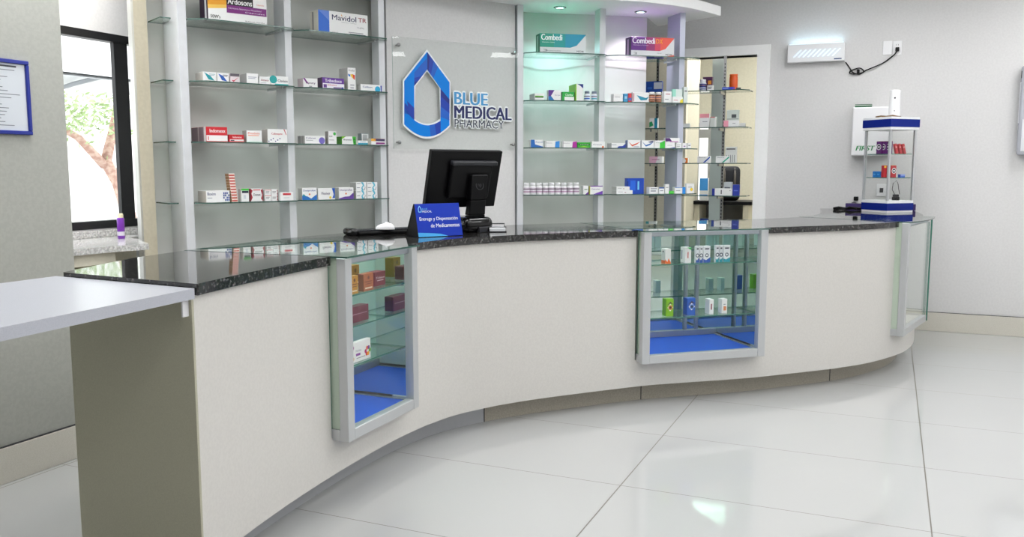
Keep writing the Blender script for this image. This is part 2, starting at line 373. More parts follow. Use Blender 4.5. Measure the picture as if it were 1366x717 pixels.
def s_at(u, v, z, d=0):     # arc length where the offset curve crosses the view of a pixel
    r = ray(u, v); best = None
    for i in range(0, 1600):
        s = LEN[-1]*i/1600; q = cpt(s)+cn(s)*d; e = abs(q.x*r.y-q.y*r.x)/q.length
        if best is None or e < best[0]: best = (e, s)
    return best[1]
ZT, ZG, ZK, ZP = 1.078, 1.04, .12, 1.04       # stone top, panel top, kick height
PRO = .085
def case_corners(uA, uB, d=PRO):
    a = s_at(uA, 400, .6, d); b = s_at(uB, 400, .6, d); A = cpt(a)+cn(a)*d; B = cpt(b)+cn(b)*d
    return a, b, A, B
cases = [case_corners(461.5, 557.5), case_corners(858, 1023), case_corners(1207.5, 1243)]
END = LEN[-1]
# --- counter
ct = empty('service_counter', (-1.7, 4.9, 0), 0, 'long curved ivory pharmacy counter with three glass cases let into its front', 'counter')
segs = [(0, cases[0][0]), (cases[0][1], cases[1][0]), (cases[1][1], cases[2][0]), (cases[2][1], END)]
for i_, (s0, s1) in enumerate(segs):
    q_ = -.28 if i_ == 3 else 0
    mb = MB(); mb.strip(off(s0, s1, q_), off(s0, s1, q_-.02), 0 if q_ else ZK, ZP, M_PANEL); sub(mb, ct).build('front_panel', ct)
for a, b, A, B in cases:
    mb = MB(); mb.strip(off(a, b, 0), off(a, b, -.02), ZK, .285, M_PANEL); sub(mb, ct).build('lower_panel', ct)
sj = s_at(646, 556, 0, -.115)
for a_, b_, m_ in ((.03, sj, mat('pale_steel_kick', (184, 186, 190), .35, .3)), (sj, cases[2][1], M_KICK)):
    mb = MB(); mb.strip(off(a_, b_, -.115), off(a_, b_, -.13), 0, ZK+.01, m_); sub(mb, ct).build('kickplate', ct)
for s in (s_at(646, 556, 0, -.115), s_at(1107, 500, 0, -.115), s_at(855, 520, 0, -.115)):
    q = cpt(s)+cn(s)*-.1145; t = Vector((-cn(s).y, cn(s).x))*.0025; nn = cn(s)*.002
    mb = MB(); mb.prism([q-t, q+t, q+t+nn, q-t+nn], 0, ZK, M_DARK); sub(mb, ct).build('joint_line', ct)
mb = MB(); mb.strip(off(0, cases[2][1], 0), off(0, cases[2][1], -.12), ZK-.001, ZK+.012, M_PANEL); sub(mb, ct).build('underside', ct)
e0 = cpt(0); eb = Vector((-2.688, 2.20))
mb = MB(); d = (eb-e0).normalized(); nrm = Vector((-d.y, d.x));  nrm = nrm if nrm.y > 0 else -nrm
e1 = e0+(e0-eb).normalized()*.001; mb.prism([e1-nrm*.009, eb-nrm*.009, eb+nrm*.02, e1+nrm*-.0005], 0, ZP, M_TAUPE); sub(mb, ct).build('end_panel', ct)
mb = MB(); mb.strip([eb+nrm*.021]+off(.5, END, -.66, 160), [eb+nrm*.021+Vector((.02,0))]+off(.5, END, -.64, 160), 0, ZP, M_PANEL); sub(mb, ct).build('back_panel', ct)
# --- stone tops
def sl(s0, s1): return off(s0, s1, .018), off(s0, s1, -.745)
for i, ((s0, s1), lab) in enumerate(zip(segs, ['polished black granite top at the left end beside grey desk', 'polished black granite top carrying the monitor between two glass cases',
     'polished black granite top between second case and display tower', 'polished black granite top under tower at the far right end'])):
    a, b = sl(s0, s1 if i < 3 else s1-.001)

    if i == 0:
        b[0] = Vector((-2.70, 2.185)); a[0] = Vector((-2.03, 2.135)); b = [b[0]] + [q for q in b[1:]]
        nb = len(b); ss = [s0+(s1-s0)*k/(nb-1) for k in range(nb)]
        for k in range(1, nb):
            if ss[k] < .6: t = ss[k]/.6; e_ = cpt(.6)-cn(.6)*.725; b[k] = b[0].lerp(e_, t)
            elif ss[k] < 1.0: b[k] = cpt(ss[k])-cn(ss[k])*(.725+.02*(ss[k]-.6)/.4)
    mb = MB(); mb.strip(a, b, ZT-.038, ZT, M_GRAN); o = mb.build('granite_countertop', bevel=.007); tag(o, lab, 'countertop', 'granite tops')
# --- display cases
def glass_box(mb, a, b, m=M_GLASS, e=M_EDGE, thin=2, mx=None):
    x0,y0,z0 = a; x1,y1,z1 = b
    V = [(x0,y0,z0),(x1,y0,z0),(x1,y1,z0),(x0,y1,z0),(x0,y0,z1),(x1,y0,z1),(x1,y1,z1),(x0,y1,z1)]
    Fs = [(0,3,2,1),(4,5,6,7),(0,1,5,4),(1,2,6,5),(2,3,7,6),(3,0,4,7)]
    ax = {2: (0,1), 1: (2,4), 0: (3,5)}[thin]
    return mb.add(V, Fs, [m if i in ax else e for i in range(6)], False, mx)
CASE_SH = {0: (.577, .892), 1: (.54, .868)}; CASE = []
def make_case(ci, lab, shelves=True, mirrors=True, backm=True):
    a, b, A, B = cases[ci]; e = (B-A).normalized(); Wd = (B-A).length; rz = math.atan2(e.y, e.x)
    root = empty('display_case', (A.x, A.y, .275), rz, lab, 'display case', 'glass cases in the counter')
    z0 = 0; z1 = ZT-.008-.275; st = .05; dp = .60
    def P(name, f, **k): mb = MB(); f(mb); return mb.build(name, root, **k)
    P('frame_stile', lambda m: m.bbox((0,0,z0),(st,.045,z1), M_ALU, .002)); (P('frame_stile', lambda m: m.bbox((Wd-st,0,z0),(Wd,.045,z1), M_ALU, .002)) if mirrors else None)
    if not mirrors: P('frame_stile', lambda m: m.bbox((Wd-.006,0,z0),(Wd,.012,z1), M_EDGE, .001))
    P('bottom_rail', lambda m: m.bbox((st,0.001,z0),(Wd-st,.045,z0+.05), M_ALU, .002))
    P('side_rail', lambda m: m.bbox((0.001,.045,z0),(.02,.14,z0+.05), M_ALU, .002)); P('side_rail', lambda m: m.bbox((Wd-.02,.045,z0),(Wd,.14,z0+.05), M_ALU, .002))
    P('top_rail', lambda m: m.bbox((st,.02,z1-.028),(Wd-st,.045,z1-.001), M_ALUD, .002))
    P('front_glass', lambda m: glass_box(m, (st-.005,.018,z0+.045),(Wd-(st if mirrors else .004)+.005,.023,z1-.03), M_GPANE, M_EDGE, 1))
    rg = .09 if mirrors else .30
    P('side_glass', lambda m: glass_box(m, (.004,.045,z0+.05),(.009,.09,z1), M_GLASS, M_EDGE, 0)); P('side_glass', lambda m: glass_box(m, (Wd-.009,.045,z0+.05),(Wd-.004,rg,z1), M_GLASS, M_EDGE, 0))
    P('side_liner', lambda m: m.box((.0095,.046,z0+.05),(.0112,dp,z1-.001), M_LINER))
    if mirrors: P('side_liner', lambda m: m.box((Wd-.0112,.046,z0+.05),(Wd-.0095,dp,z1-.001), M_LINER))
    P('floor_board', lambda m: m.box((.022,.045,z0+.02),(Wd-.022,dp if mirrors else .3,z0+.035), M_BLUEF if mirrors else M_WHITEP))
    def side(x0, x1): 
        P('side_mirror', lambda m: m.box((x0,.046,z0+.05),(x1,dp,z1-.001), M_MIRROR))
    if mirrors:
        side(Wd-.0123,Wd-.0113)
        if backm: P('back_mirror', lambda m: m.box((.012,dp,z0+.02),(Wd-.012,dp+.006,z1-.001), M_MIRROR))
        else: P('back_board', lambda m: m.box((.012,dp,z0+.02),(Wd-.012,dp+.006,z1-.001), mat('mint_board', (218, 236, 226), .3)))
        P('door_rail', lambda m: m.bbox((.014,dp-.022,z0+.035),(Wd-.014,dp-.001,z0+.075), M_ALUD, .002))
        for fx in ((.70, .80) if ci else (.62, .78)): P('door_stile', lambda m: m.bbox((Wd*fx,dp-.018,z0+.075),(Wd*fx+.018,dp-.001,z1-.002), M_ALUD, .002))
        P('trim_strip', lambda m: m.box((Wd-.03,.05,z0+.035),(Wd-.0125,dp-.023,z0+.039), M_ALUD))
        P('trim_strip', lambda m: m.box((.0125,.05,z0+.035),(.03,dp-.023,z0+.039), M_ALUD))
    else:
        P('back_board', lambda m: m.box((.012,.29,z0+.035),(Wd-.012,.296,z1-.001), M_LINER))
    if shelves:
        for zz in CASE_SH[ci]:
            gs = P('glass_shelf', lambda m: glass_box(m, (.016,.07,zz-.275-.007),(Wd-.016,.33,zz-.275), M_SHELFG, M_EDGE, 2))
            for x in (.016, Wd-.031): mb = MB(); mb.bbox((x,.08,zz-.275-.017),(x+.015,.32,zz-.275-.0075), M_ALUD, .001); mb.build('shelf_bracket', gs)
    if ci == 0: P('glass_shelf', lambda m: glass_box(m, (.016,.16,.722-.275-.007),(Wd-.016,.34,.722-.275), M_SHELFG, M_EDGE, 2))
    # glass top, over the whole depth of the counter
    mb = MB(); fa = off(a-.004, b+.004, PRO+.012, 12); root['label'] = lab; bk = off(a+.004, b-.004, -.745, 12)
    if ci == 2:
        fa = [q + e*(.012*i/11) for i, q in enumerate(fa)]
    mb.strip(fa, bk, ZT-.007, ZT+.001, M_TOPG, M_TOPG, M_EDGED)
    inv = Matrix.Rotation(-rz, 4, 'Z') @ Matrix.Translation((-A.x, -A.y, -.275)); mb.v = [tuple(inv @ Vector(q)) for q in mb.v]
    mb.build('glass_top', root)
    CASE.append((root, A, e, Wd, rz)); return root
make_case(0, 'tall glass display case nearest the grey desk holding brown and maroon cartons', backm=False)
make_case(1, 'wide glass display case in middle of counter with bright blue floor')
make_case(2, 'empty narrow glass display case at far right end of counter', shelves=False, mirrors=False)

# --- desk flap
dk = empty('desk', (-2.4, 1.4, 0), 0, 'grey laminate desk top joined to the left end of the counter', 'desk')
mb = MB(); mb.prism([(-2.036,2.128),(-2.725,2.178),(-2.72,.35),(-1.86,.35)], 1.030, 1.064, M_DESK); sub(mb, dk).build('desk_top', dk, bevel=.002)
mb = MB(); mb.box((-2.068,2.10,.972), (-2.062,2.126,1.029), M_WHITEP); sub(mb, dk).build('bracket', dk)
mb = MB(); mb.box((-2.6,.40,0),(-2.0,.43,1.030), M_TAUPE); sub(mb, dk).build('support_panel', dk)

# --------------------------------------------------------- shelf wall, fins
FN = [v2((-4.07,4.28)), v2((-3.75,4.905)), v2((-3.425,5.56)), v2((-2.77,6.61)), v2((-2.215,7.04)), v2((-1.655,7.50))]
DEP = [.27, .16, .10, .10, .125, .24]
def bdir(i): return (FN[i+1]-FN[i]).normalized()
DIRS = [bdir(0), bdir(0), bdir(1), bdir(3), bdir(3), bdir(4)]
def outn(d): return Vector((d.y, -d.x))
SH = [2.373, 1.993, 1.613, 1.228]
ZS = 2.75
fins = []
for i, f in enumerate(FN):
    d = DIRS[i]; n = outn(d); w = .05 if i else .055
    mb = MB(); pts = [f-d*w, f, f-n*DEP[i], f-d*w-n*DEP[i]]
    mt = M_LAV if i == 5 else M_POST
    mb.prism(pts, 0, ZS, mt)
    for q in (f-d*w*.5-n*.0,): pass
    o = mb.build('shelf_post', bevel=.002)
    tag(o, ['wide grey shelf post, leftmost of all', 'grey shelf post between the two left shelf bays', 'grey shelf post just left of the logo sign', 'slim pale post just right of the logo sign',
            'grey post between green and purple display cartons', 'lavender grey post standing free before the doorway'][i], 'post', 'shelf posts')
# back wall behind the shelves (a curved partition) and the sign wall standing forward
BD = .30
back = [FN[0]-DIRS[0]*.24-outn(DIRS[0])*BD, FN[0]-outn(DIRS[0])*BD, FN[1]-outn(DIRS[1])*BD, FN[2]-outn(DIRS[2])*BD, FN[3]-outn(DIRS[3])*BD, FN[4]-outn(DIRS[4])*BD]
q = cross_line(861, 150, back[-1], back[-1]+bdir(4))[0]; back.append(q)
def smooth_line(P, n=10):
    P = [P[0]*2-P[1]]+P+[P[-1]*2-P[-2]]; return catmull([tuple(p) for p in P], n)
BL = smooth_line(back); BN = []
for i, p in enumerate(BL):
    t = (BL[min(i+1,len(BL)-1)]-BL[max(i-1,0)]).normalized(); BN.append(p-outn(t)*.08)
mb = MB(); mb.strip(BL, BN, 0, CZ, M_SHELFWALL); struct(mb, 'wall_shelf')
s0 = cross_line(517, 150, FN[2]-outn(bdir(2))*.03, FN[3]-outn(bdir(2))*.03)[0]; s1 = FN[3]-DIRS[3]*.052-outn(bdir(2))*.03
sd = (s1-s0).normalized(); sn = outn(sd)
mb = MB(); mb.prism([s0, s1, s1-sn*.24, s0-sn*.24], 0, ZS, M_WALL); struct(mb, 'wall_sign')
# cream column left of the shelves
c0 = hit(180, 330, 1.0); c1 = hit(206.5, 330, 1.0)
a0 = ray(189, 250); a1 = ray(206.5, 250); t0 = 5.93/math.hypot(a0.x, a0.y); t1 = 5.99/math.hypot(a1.x, a1.y)
p0 = Vector((a0.x*t0, a0.y*t0)); p1 = Vector((a1.x*t1, a1.y*t1))
mb = MB(); pe = (p1-p0).normalized(); pn = Vector((-pe.y, pe.x)); pn = pn if pn.y > 0 else -pn
mb.prism([p0, p1, p1*1.03, p0*1.03], 0, CZ, noisy('column_plaster', (196, 188, 166), (201, 193, 171), 40, .75, .1)); struct(mb, 'trim_2')
# soffit: a thin curved slab with two downlights
front = [(-3.80,3.85),(-3.68,4.2),(-3.50,4.7),(-3.22,5.25),(-2.88,5.8),(-2.5,6.28),(-2.06,6.7),(-1.82,6.92),(-1.57,7.3),(-1.41,7.76)]
FR = smooth_line([v2(p) for p in front], 6)
bk = [v2((-2.05,8.1))]+[q for q in BL[::-1]]
mb = MB(); mb.prism([*FR, *bk], ZS, ZS+.078, M_SOFFIT); struct(mb, 'trim_soffit')
for (x, y), c, k, lab in (((-2.54,6.83),(150,255,248),1,'round recessed downlight with cyan glow above green carton'), ((-1.99,7.29),(252,214,255),1,'round recessed downlight with pinkish glow above purple carton')):
    dl = empty('downlight', (x, y, ZS), 0, lab, 'downlight', 'soffit downlights')
    mb = MB(); mb.lathe([(.034,-.001),(.050,-.001),(.052,-.006),(.036,-.010),(.034,-.001)], M_STEEL, 28); mb.build('rim', dl)
    mb = MB(); mb.lathe([(0,-.004),(.035,-.004)], mat('lamp_'+lab[22:26], (255,255,255), .5, emit=tuple(int(.5*v+127) for v in c), estr=14), 28); mb.build('lamp_lens', dl)
    L = bpy.data.lights.new('downlight_beam', 'SPOT'); L.energy = 40; L.spot_size = math.radians(120); L.spot_blend = .8; L.color = tuple(v/255 for v in c); L.shadow_soft_size = .035
    lo = bpy.data.objects.new('downlight_beam', L); COL.objects.link(lo); lo.parent = dl; lo.location = (0,0,-.012)
# glass shelves
bays = {0: (FN[0]-DIRS[0]*.15, FN[0]-DIRS[0]*.055), 1: (FN[0], FN[1]), 2: (FN[1], FN[2]), 4: (FN[3], FN[4]), 5: (FN[4], FN[5])}
BAYN = {0: 'behind the leftmost post', 1: 'left bay', 2: 'second bay from left', 4: 'bay right of sign', 5: 'bay by lavender post'}
SHN = ['top', 'second', 'third', 'lowest']
G = 'glass shelves on the posts'
for bi, (A, B) in bays.items():
    d = (B-A).normalized(); n = outn(d); L = (B-A).length
    for si, z in enumerate(SH):
        out = .085
        if bi == 0: pts = [A-n*.27, A-n*.03, B-n*.03-d*.03, B-n*.15-d*.004, B-n*.27-d*.004]
        elif bi == 5: pts = [A+n*.012+d*.005, A+n*out+d*.09, B+n*out+d*.02, B+n*.02+d*.13, B-n*.04+d*.16, B-n*.04+d*.004, B+n*.003+d*.004, B+n*.003-d*.054, B-n*.25-d*.054, A-n*.27+d*.01]
        else:
            ov = 0 if bi == 4 else 0
            pts = [A+n*.004+d*.004, A+n*out+d*.085, B+n*out-d*.035, B+n*.004+d*.018, B+n*.004-d*.054, B-n*.27-d*.054, A-n*.27+d*.02]
        mb = MB(); mb.prism(pts, z-.008, z, M_SHELFG, M_EDGED)
        root = empty('glass_shelf', (A.x, A.y, z), 0, '%s glass shelf in the %s' % (SHN[si], BAYN[bi]) if bi else '%s short glass shelf end behind the leftmost post' % SHN[si], 'shelf', G)
        sub(mb, root).build('pane', root)
        if bi:
            for E_, sg in ((A, 1), (B-d*.055, -1)):
                mb = MB(); q0 = E_+d*.006*sg; mb.prism([q0-n*.26, q0-n*.02, q0-n*.02+d*.01*sg, q0-n*.26+d*.01*sg], z-.017, z-.0085, M_ALU); sub(mb, root).build('bracket', root)

# ------------------------------------------------------------------ cartons
def R_(x0,y0,x1,y1,c): return ('r',x0,y0,x1,y1,c)
def T_(x0,y0,x1,y1,c,t,b=.02): return ('t',x0,y0,x1,y1,c,t,b)
def D_(x,y,r,c): return ('d',x,y,r,c)
def P_(pts,c): return ('p',pts,c)
def carton(w, d, h, base, sidec=None, topc=None, decor=(), name='carton', sdecor=()):
    mb = MB(); B = card(base); Sd = card(sidec or base); Tp = card(topc or base); e = .0008
    bm = bmesh.new(); bmesh.ops.create_cube(bm, size=1)
    for v in bm.verts: v.co = Vector((v.co.x*w, (v.co.y+.5)*d, (v.co.z+.5)*h))
    bmesh.ops.bevel(bm, geom=list(bm.edges), offset=min(.0012, h*.06), segments=1, affect='EDGES'); bm.verts.index_update(); bm.normal_update()
    ml = [Tp if f.normal.z > .6 else (Sd if abs(f.normal.x) > .6 else B) for f in bm.faces]
    mb.add([v.co[:] for v in bm.verts], [[v.index for v in f.verts] for f in bm.faces], ml); bm.free()
    k = .0003
    for q in decor:
        c = card(q[5] if q[0] in 'rt' else q[-1]); k += .00012
        fx = lambda x: (x-.5)*w; fz = lambda y: y*h
        if q[0] == 'r': x0,y0,x1,y1 = q[1:5]; mb.add([(fx(x0),-k,fz(y0)),(fx(x1),-k,fz(y0)),(fx(x1),-k,fz(y1)),(fx(x0),-k,fz(y1))], [(0,1,2,3)], c)
        elif q[0] == 't': x0,y0,x1,y1 = q[1:5]; mb.text(q[6], fx(x0),fz(y0),fx(x1),fz(y1), k, c, XZ, q[7])
        elif q[0] == 'd': x,y,r = q[1:4]; mb.add([(fx(x)+r*h*math.cos(t*math.pi/12),-k,fz(y)+r*h*math.sin(t*math.pi/12)) for t in range(24)], [tuple(range(24))], c)
        elif q[0] == 'p': mb.add([(fx(x),-k,fz(y)) for x, y in q[1]], [tuple(range(len(q[1])))], c)
    for x0,y0,x1,y1,cc in sdecor:     # printing on the left end flap
        mb.add([(-w/2-.0004,d*(1-x0),h*y0),(-w/2-.0004,d*(1-x1),h*y0),(-w/2-.0004,d*(1-x1),h*y1),(-w/2-.0004,d*(1-x0),h*y1)], [(0,1,2,3)], card(cc))
    return mb
def place_carton(lab, line, z, vs, uL, uR, vT, side, base, decor=(), sidec=None, topc=None, group=None, zb=None, name='medicine_carton', hh=None, sdecor=(), cat='box', dmax=.26):
    A, B = line; d = (B-A).normalized(); n = outn(d)
    if d.x*n.y - d.y*n.x > 0: pass
    pL, zt = cross_line(uL, vT, A, B); pL2, _ = cross_line(uL, vs, A, B); pR, _ = cross_line(uR, vs, A, B)
    w = (pR-pL2).length; h = hh or (zt-(zb if zb is not None else z))
    vd = pL2.normalized(); perp = abs(-n.x*vd.y + n.y*vd.x)
    dep = min(max(side*pL2.length/F/max(perp, .15), .022), dmax) if side else min(.05, max(.02, h*.9))
    c = (pL2+pR)/2; mb = carton(max(w-.002, .01), dep, max(h, .008), base, sidec, topc, decor, sdecor=sdecor)
    o = mb.build(name); o.location = (c.x, c.y, zb if zb is not None else z); o.rotation_euler = (0, 0, math.atan2(d.y, d.x))
    tag(o, lab, cat, group); return o
def line(bi, o=.03): A, B = bays[bi]; n = outn((B-A).normalized()); return (A+n*o, B+n*o)
WH=(236,236,236); GY=(150,152,156); RD=(206,32,44); PU=(110,44,130); BL_=(30,84,170); TE=(20,150,160); GN=(60,160,60); NV=(30,36,110); OR=(236,120,40); DK=(30,28,34); MAU=(150,124,132); PK=(232,170,186); SV=(196,198,202); LM=(140,205,30)
def put(si, bi, lab, uL, uR, vT, side, base, decor=(), **k):
    vs = [None]; A, B = bays[bi]; o = k.pop('o', .03); ln = line(bi, o)
    # pixel row of the shelf at that column
    pm, _ = cross_line((uL+uR)/2, 200, *ln); D = pm.length
    el = math.atan((EYE-SH[si])/D); vs = H/2 + F*math.tan(el-PITCH)
    full = '%s, %s shelf, %s' % (lab, SHN[si], BAYN[bi])
    return place_carton(full, ln, SH[si], vs, uL, uR, vT, side, base, decor, group='medicine cartons on the glass shelves', **k)
def words(x0, x1, y0, c=(120,122,130), n=2, hgt=.07, gap=.12): return [R_(x0, y0-i*gap, x1-(.15*(x1-x0) if i % 2 else 0), y0-i*gap+hgt, c) for i in range(n)]
# left bay
put(0,1,'large purple, black and white carton with yellow patch',278,357,-11,20,(240,240,240),[P_([(.0,.52),(.32,.52),(.32,1),(0,1)],(236,160,30)),P_([(0,.42),(.32,.50),(.32,.62),(0,.56)],(246,200,90)),R_(.31,.62,.76,1,(20,18,20)),R_(.31,.34,.99,.62,(120,30,120)),R_(.76,.62,.99,1,(238,236,236)),
  T_(.33,.66,.74,.86,(245,245,245),'Ardosons'),T_(.34,.48,.9,.55,(220,190,225),'Indometacina, Betametasona, Metocarbamol',0),T_(.62,.38,.96,.44,(230,210,235),'Cápsulas',0),T_(.82,.7,.95,.77,(210,80,50),'Cápsulas',0),T_(.04,.1,.2,.22,(20,20,20),'50W\'s'),T_(.62,.06,.95,.12,(30,30,30),'Ridosons capsulas',0)],sidec=(52,24,58),sdecor=[(.62,.05,.84,.95,(235,235,238))],dmax=.14)
put(1,1,'white carton with teal leaf',271,289.5,95.5,9,WH,[P_([(.1,.95),(.55,.6),(.85,.1),(.4,.2)],TE)]+words(.45,.9,.75,(150,180,190)),sidec=(214,208,200))
put(1,1,'white carton with dark blue leaf',290,306,97,0,WH,[P_([(.1,.9),(.5,.7),(.85,.1),(.4,.2)],(30,90,180))]+words(.5,.92,.75))
put(1,1,'small pinkish carton with red tick mark',307.5,320,98,0,(226,214,218),[R_(0,.7,1,1,(90,84,92)),P_([(.1,.3),(.35,.1),(.9,.65),(.4,.28)],(200,50,80))])
put(1,1,'white carton with grey end and faint print',329,345,97.5,8,WH,words(.15,.85,.62,(170,174,186),2),sidec=(160,160,160))
put(1,1,'white carton with small red print',346,361.5,102,0,WH,[T_(.15,.45,.85,.72,(150,30,50),'Amxor')]+words(.1,.6,.2,(180,180,190),1))
put(1,1,'white carton with teal disc and stripe',362,385,101,0,WH,[D_(.12,.62,.42,(30,160,160)),R_(.2,0,1,.2,(40,170,170)),T_(.38,.38,.95,.66,(50,60,70),'Clavixin')])
put(2,1,'large red and white carton with mauve end',275,304,169,22,RD,[R_(.02,.06,1,.44,(242,238,238)),T_(.18,.62,.9,.86,(252,240,240),'Indomexx'),R_(.08,.12,.12,.36,RD)],sidec=MAU,sdecor=[(.45,0,.53,1,(215,200,200)),(.86,0,1,1,(222,214,212))])
put(2,1,'small low red carton',305.5,326,179.5,0,(196,30,40),[T_(.25,.55,.85,.8,(250,225,225),'Indomexx'),R_(.06,.15,.98,.38,(235,225,225)),R_(.1,.18,.35,.3,DK)])
put(2,1,'white carton with orange lettering',329,350,174,5,WH,[T_(.1,.68,.85,.86,(226,100,50),'Predxin'),R_(.1,.56,.8,.62,(240,150,110)),R_(0,0,1,.1,(190,220,205))],sidec=(170,166,160))
put(2,1,'white carton with red lettering and purple dots',357,384,172,7,WH,[T_(.2,.56,.75,.74,(190,40,60),'Calmepex')]+[D_(.06+.11*i,.12+.1*(i%3),.045,(80,60,140)) for i in range(6)]+[P_([(.85,1),(.95,.6),(.92,.6),(.8,1)],(200,80,90))],sidec=(190,184,180))
put(3,1,'long white carton with blue pixel corner',275,307,255,10,WH,[T_(.06,.6,.4,.86,(50,60,110),'Boxire'),R_(.06,.34,.25,.4,(150,154,170))]+[R_(.72+.07*(i%4),.1+.2*(i//4),.77+.07*(i%4),.26+.2*(i//4),(30,70,150)) for i in range(16) if i%5],sidec=(216,208,198))
for k in range(10):
    ln = line(1); zz = SH[3]+k*.0183
    place_carton(['slim red and white carton lowest in tall leaning stack','slim red and white carton second in tall stack','slim red and white carton third in tall stack','slim red and white carton fourth in tall stack','slim red and white carton fifth in tall stack','slim red and white carton sixth in tall stack','slim red and white carton seventh in tall stack','slim red and white carton eighth in tall stack','slim red and white carton ninth in tall stack','slim red and white carton topmost of tall stack'][k]+', left bay',
      ln, zz, 268, 309-(k*.35), 317.5-(k*.35), 260, 6, (244,226,216), [R_(.05,.15,.95,.6,(190,52,44))], sidec=(150,110,70), zb=zz, hh=.0181, group='stack of slim red cartons', dmax=.06)
put(3,1,'small white carton with bright green and black top',322,332.5,252,0,WH,[R_(0,.86,1,1,(60,190,60)),R_(.1,.66,.95,.84,(30,40,60)),R_(.3,.2,.6,.5,(210,214,220))])
put(3,1,'white carton with dark red corners',334.5,351,252,3,WH,[P_([(0,1),(.16,.85),(.06,.6),(.16,.3),(0,0)],(150,24,44)),P_([(1,1),(.84,.85),(.94,.5),(.84,.2),(1,0)],(150,24,44)),T_(.22,.42,.8,.62,(70,60,70),'Dsmet'),R_(.2,.86,.8,.92,RD)],sidec=(140,30,44))
for k in range(2):
    for j in range(2):
        zz = SH[3]+k*.038; ln = line(1)
        place_carton(['lower left','lower right','upper left','upper right'][k*2+j]+' of four stacked white cartons with red edges, left bay', ln, zz, 267, 353.3+j*8.9, 362+j*8.9, 258, 0, WH, [P_([(1,1),(.86,.8),(.95,.5),(.86,.2),(1,0)],(160,30,50)) if j else R_(0,.86,1,.94,RD)]+words(.15,.75,.6,(120,110,120),2,.09,.25), zb=zz, hh=.0375, group='stacked white and red cartons')
put(3,1,'low white carton with red stripe before second post',374,391.5,257,0,WH,[R_(.2,.66,.82,.9,(190,36,50))]+words(.25,.7,.3,(190,190,196),1), o=.05)
# second bay
put(0,2,'large white carton with blue end panel',425,491,12.5,12,WH,[R_(0,0,.215,1,(20,100,205)),P_([(0,1),(.215,1),(.215,.55)],(90,130,215)),T_(.27,.62,.76,.86,(45,50,90),'Mavidol'),T_(.80,.64,.97,.84,(150,50,60),'TR'),T_(.46,.53,.76,.58,(150,150,160),'Ketorolaco / Tramadol',0),T_(.78,.34,.92,.42,(90,90,100),'75 mg/25mg',0),T_(.03+.24,.04,.38,.1,(150,150,150),'Oral',0),R_(.6,.12,.9,.15,(120,120,130)),R_(.62,.04,.95,.08,(70,70,90)),P_([(.45,.86),(.48,.78),(.46,.92)],(230,160,30))],sidec=(216,212,200),sdecor=[(.3,.05,.42,.95,(90,90,100))],dmax=.12)
put(1,2,'white carton with purple triangle and script lettering',404.5,424,104,7,WH,[P_([(0,1),(.12,1),(.4,.35),(.2,.5)],(120,40,130)),T_(.2,.34,.85,.64,(90,50,100),'Fenny'),R_(.4,.1,.6,.2,GY)],sidec=(190,176,180))
put(1,2,'purple and white carton wider than its neighbours',430,459.5,103,6,(100,50,150),[R_(.02,.04,1,.5,(232,228,238)),T_(.12,.6,.88,.88,(245,240,250),'Tribedoce'),T_(.25,.28,.65,.44,(200,80,90),'Diclo',0),R_(.05,.1,.2,.4,(100,60,140)),R_(.5,.08,.96,.18,(100,60,140)),D_(.92,.12,.11,(40,60,150))],sidec=(80,60,90))
put(1,2,'tall white carton with rainbow patch',464,475,90,11,WH,[P_([(.05,.72),(.3,.7),(.35,.6),(.1,.62)],(40,110,200)),P_([(.3,.7),(.6,.72),(.7,.52),(.5,.58)],(230,190,40)),P_([(.6,.72),(.9,.68),(.88,.46),(.7,.52)],(220,60,40)),T_(.1,.84,.9,.92,(90,90,100),'Oncilax',0)]+words(.3,.8,.2,(190,190,196)),sidec=(186,186,182))
put(1,2,'low white carton with cyan disc and blue end',481,509.5,112,5,WH,[T_(.1,.5,.55,.74,(60,90,150),'Celibart'),D_(.8,.38,.45,(30,170,215)),P_([(.93,.95),(1,.95),(1,.1),(.95,.1)],(60,80,170))],sidec=(200,200,198))
put(2,2,'white carton with violet disc at right',406.5,434,181,9,WH,[T_(.06,.62,.55,.82,(80,70,130),'Colixcer'),D_(.84,.42,.42,(116,104,190)),R_(.06,.4,.4,.46,GY)],sidec=(170,168,166),sdecor=[(.3,.0,.36,1,(120,120,120)),(.66,0,.7,1,(120,120,120))])
put(2,2,'tall white carton with small green emblem',438,449.5,175,4,WH,[D_(.75,.8,.12,(60,180,70)),T_(.08,.55,.5,.66,(60,60,60),'AX'),R_(.1,.3,.7,.34,GY)],sidec=(150,146,144))
put(2,2,'white carton with green leaf end',456,475,182,7,WH,[P_([(0,1),(.3,1),(.1,.78),(0,.6)],(120,190,40)),T_(.12,.5,.7,.72,(30,50,40),'Brunexin'),P_([(.74,1),(1,1),(1,0),(.82,0)],(60,170,50)),D_(.88,.66,.13,(30,120,40)),D_(.88,.3,.12,(30,120,40))],sidec=(70,150,40))
put(2,2,'small white and teal carton',477.5,491,187.5,0,WH,[R_(0,0,1,.42,(50,160,190)),R_(.2,.6,.8,.75,(160,190,200))], o=.06)
put(2,2,'upright grey and silver carton behind teal one',482,492,178,0,(120,132,136),[R_(.08,.05,.92,.95,(206,208,206)),R_(.2,.25,.8,.9,(156,160,160))], o=-.05, dmax=.03)
put(2,2,'carton striped orange, purple and white',495,513.5,185,6,WH,[R_(0,.6,1,1,(220,130,60)),R_(.35,.6,1,.98,(60,50,90)),R_(.35,.12,1,.42,(140,50,130)),P_([(0,.62),(.3,.62),(.2,1),(0,1)],(240,180,60))],sidec=(210,206,200))
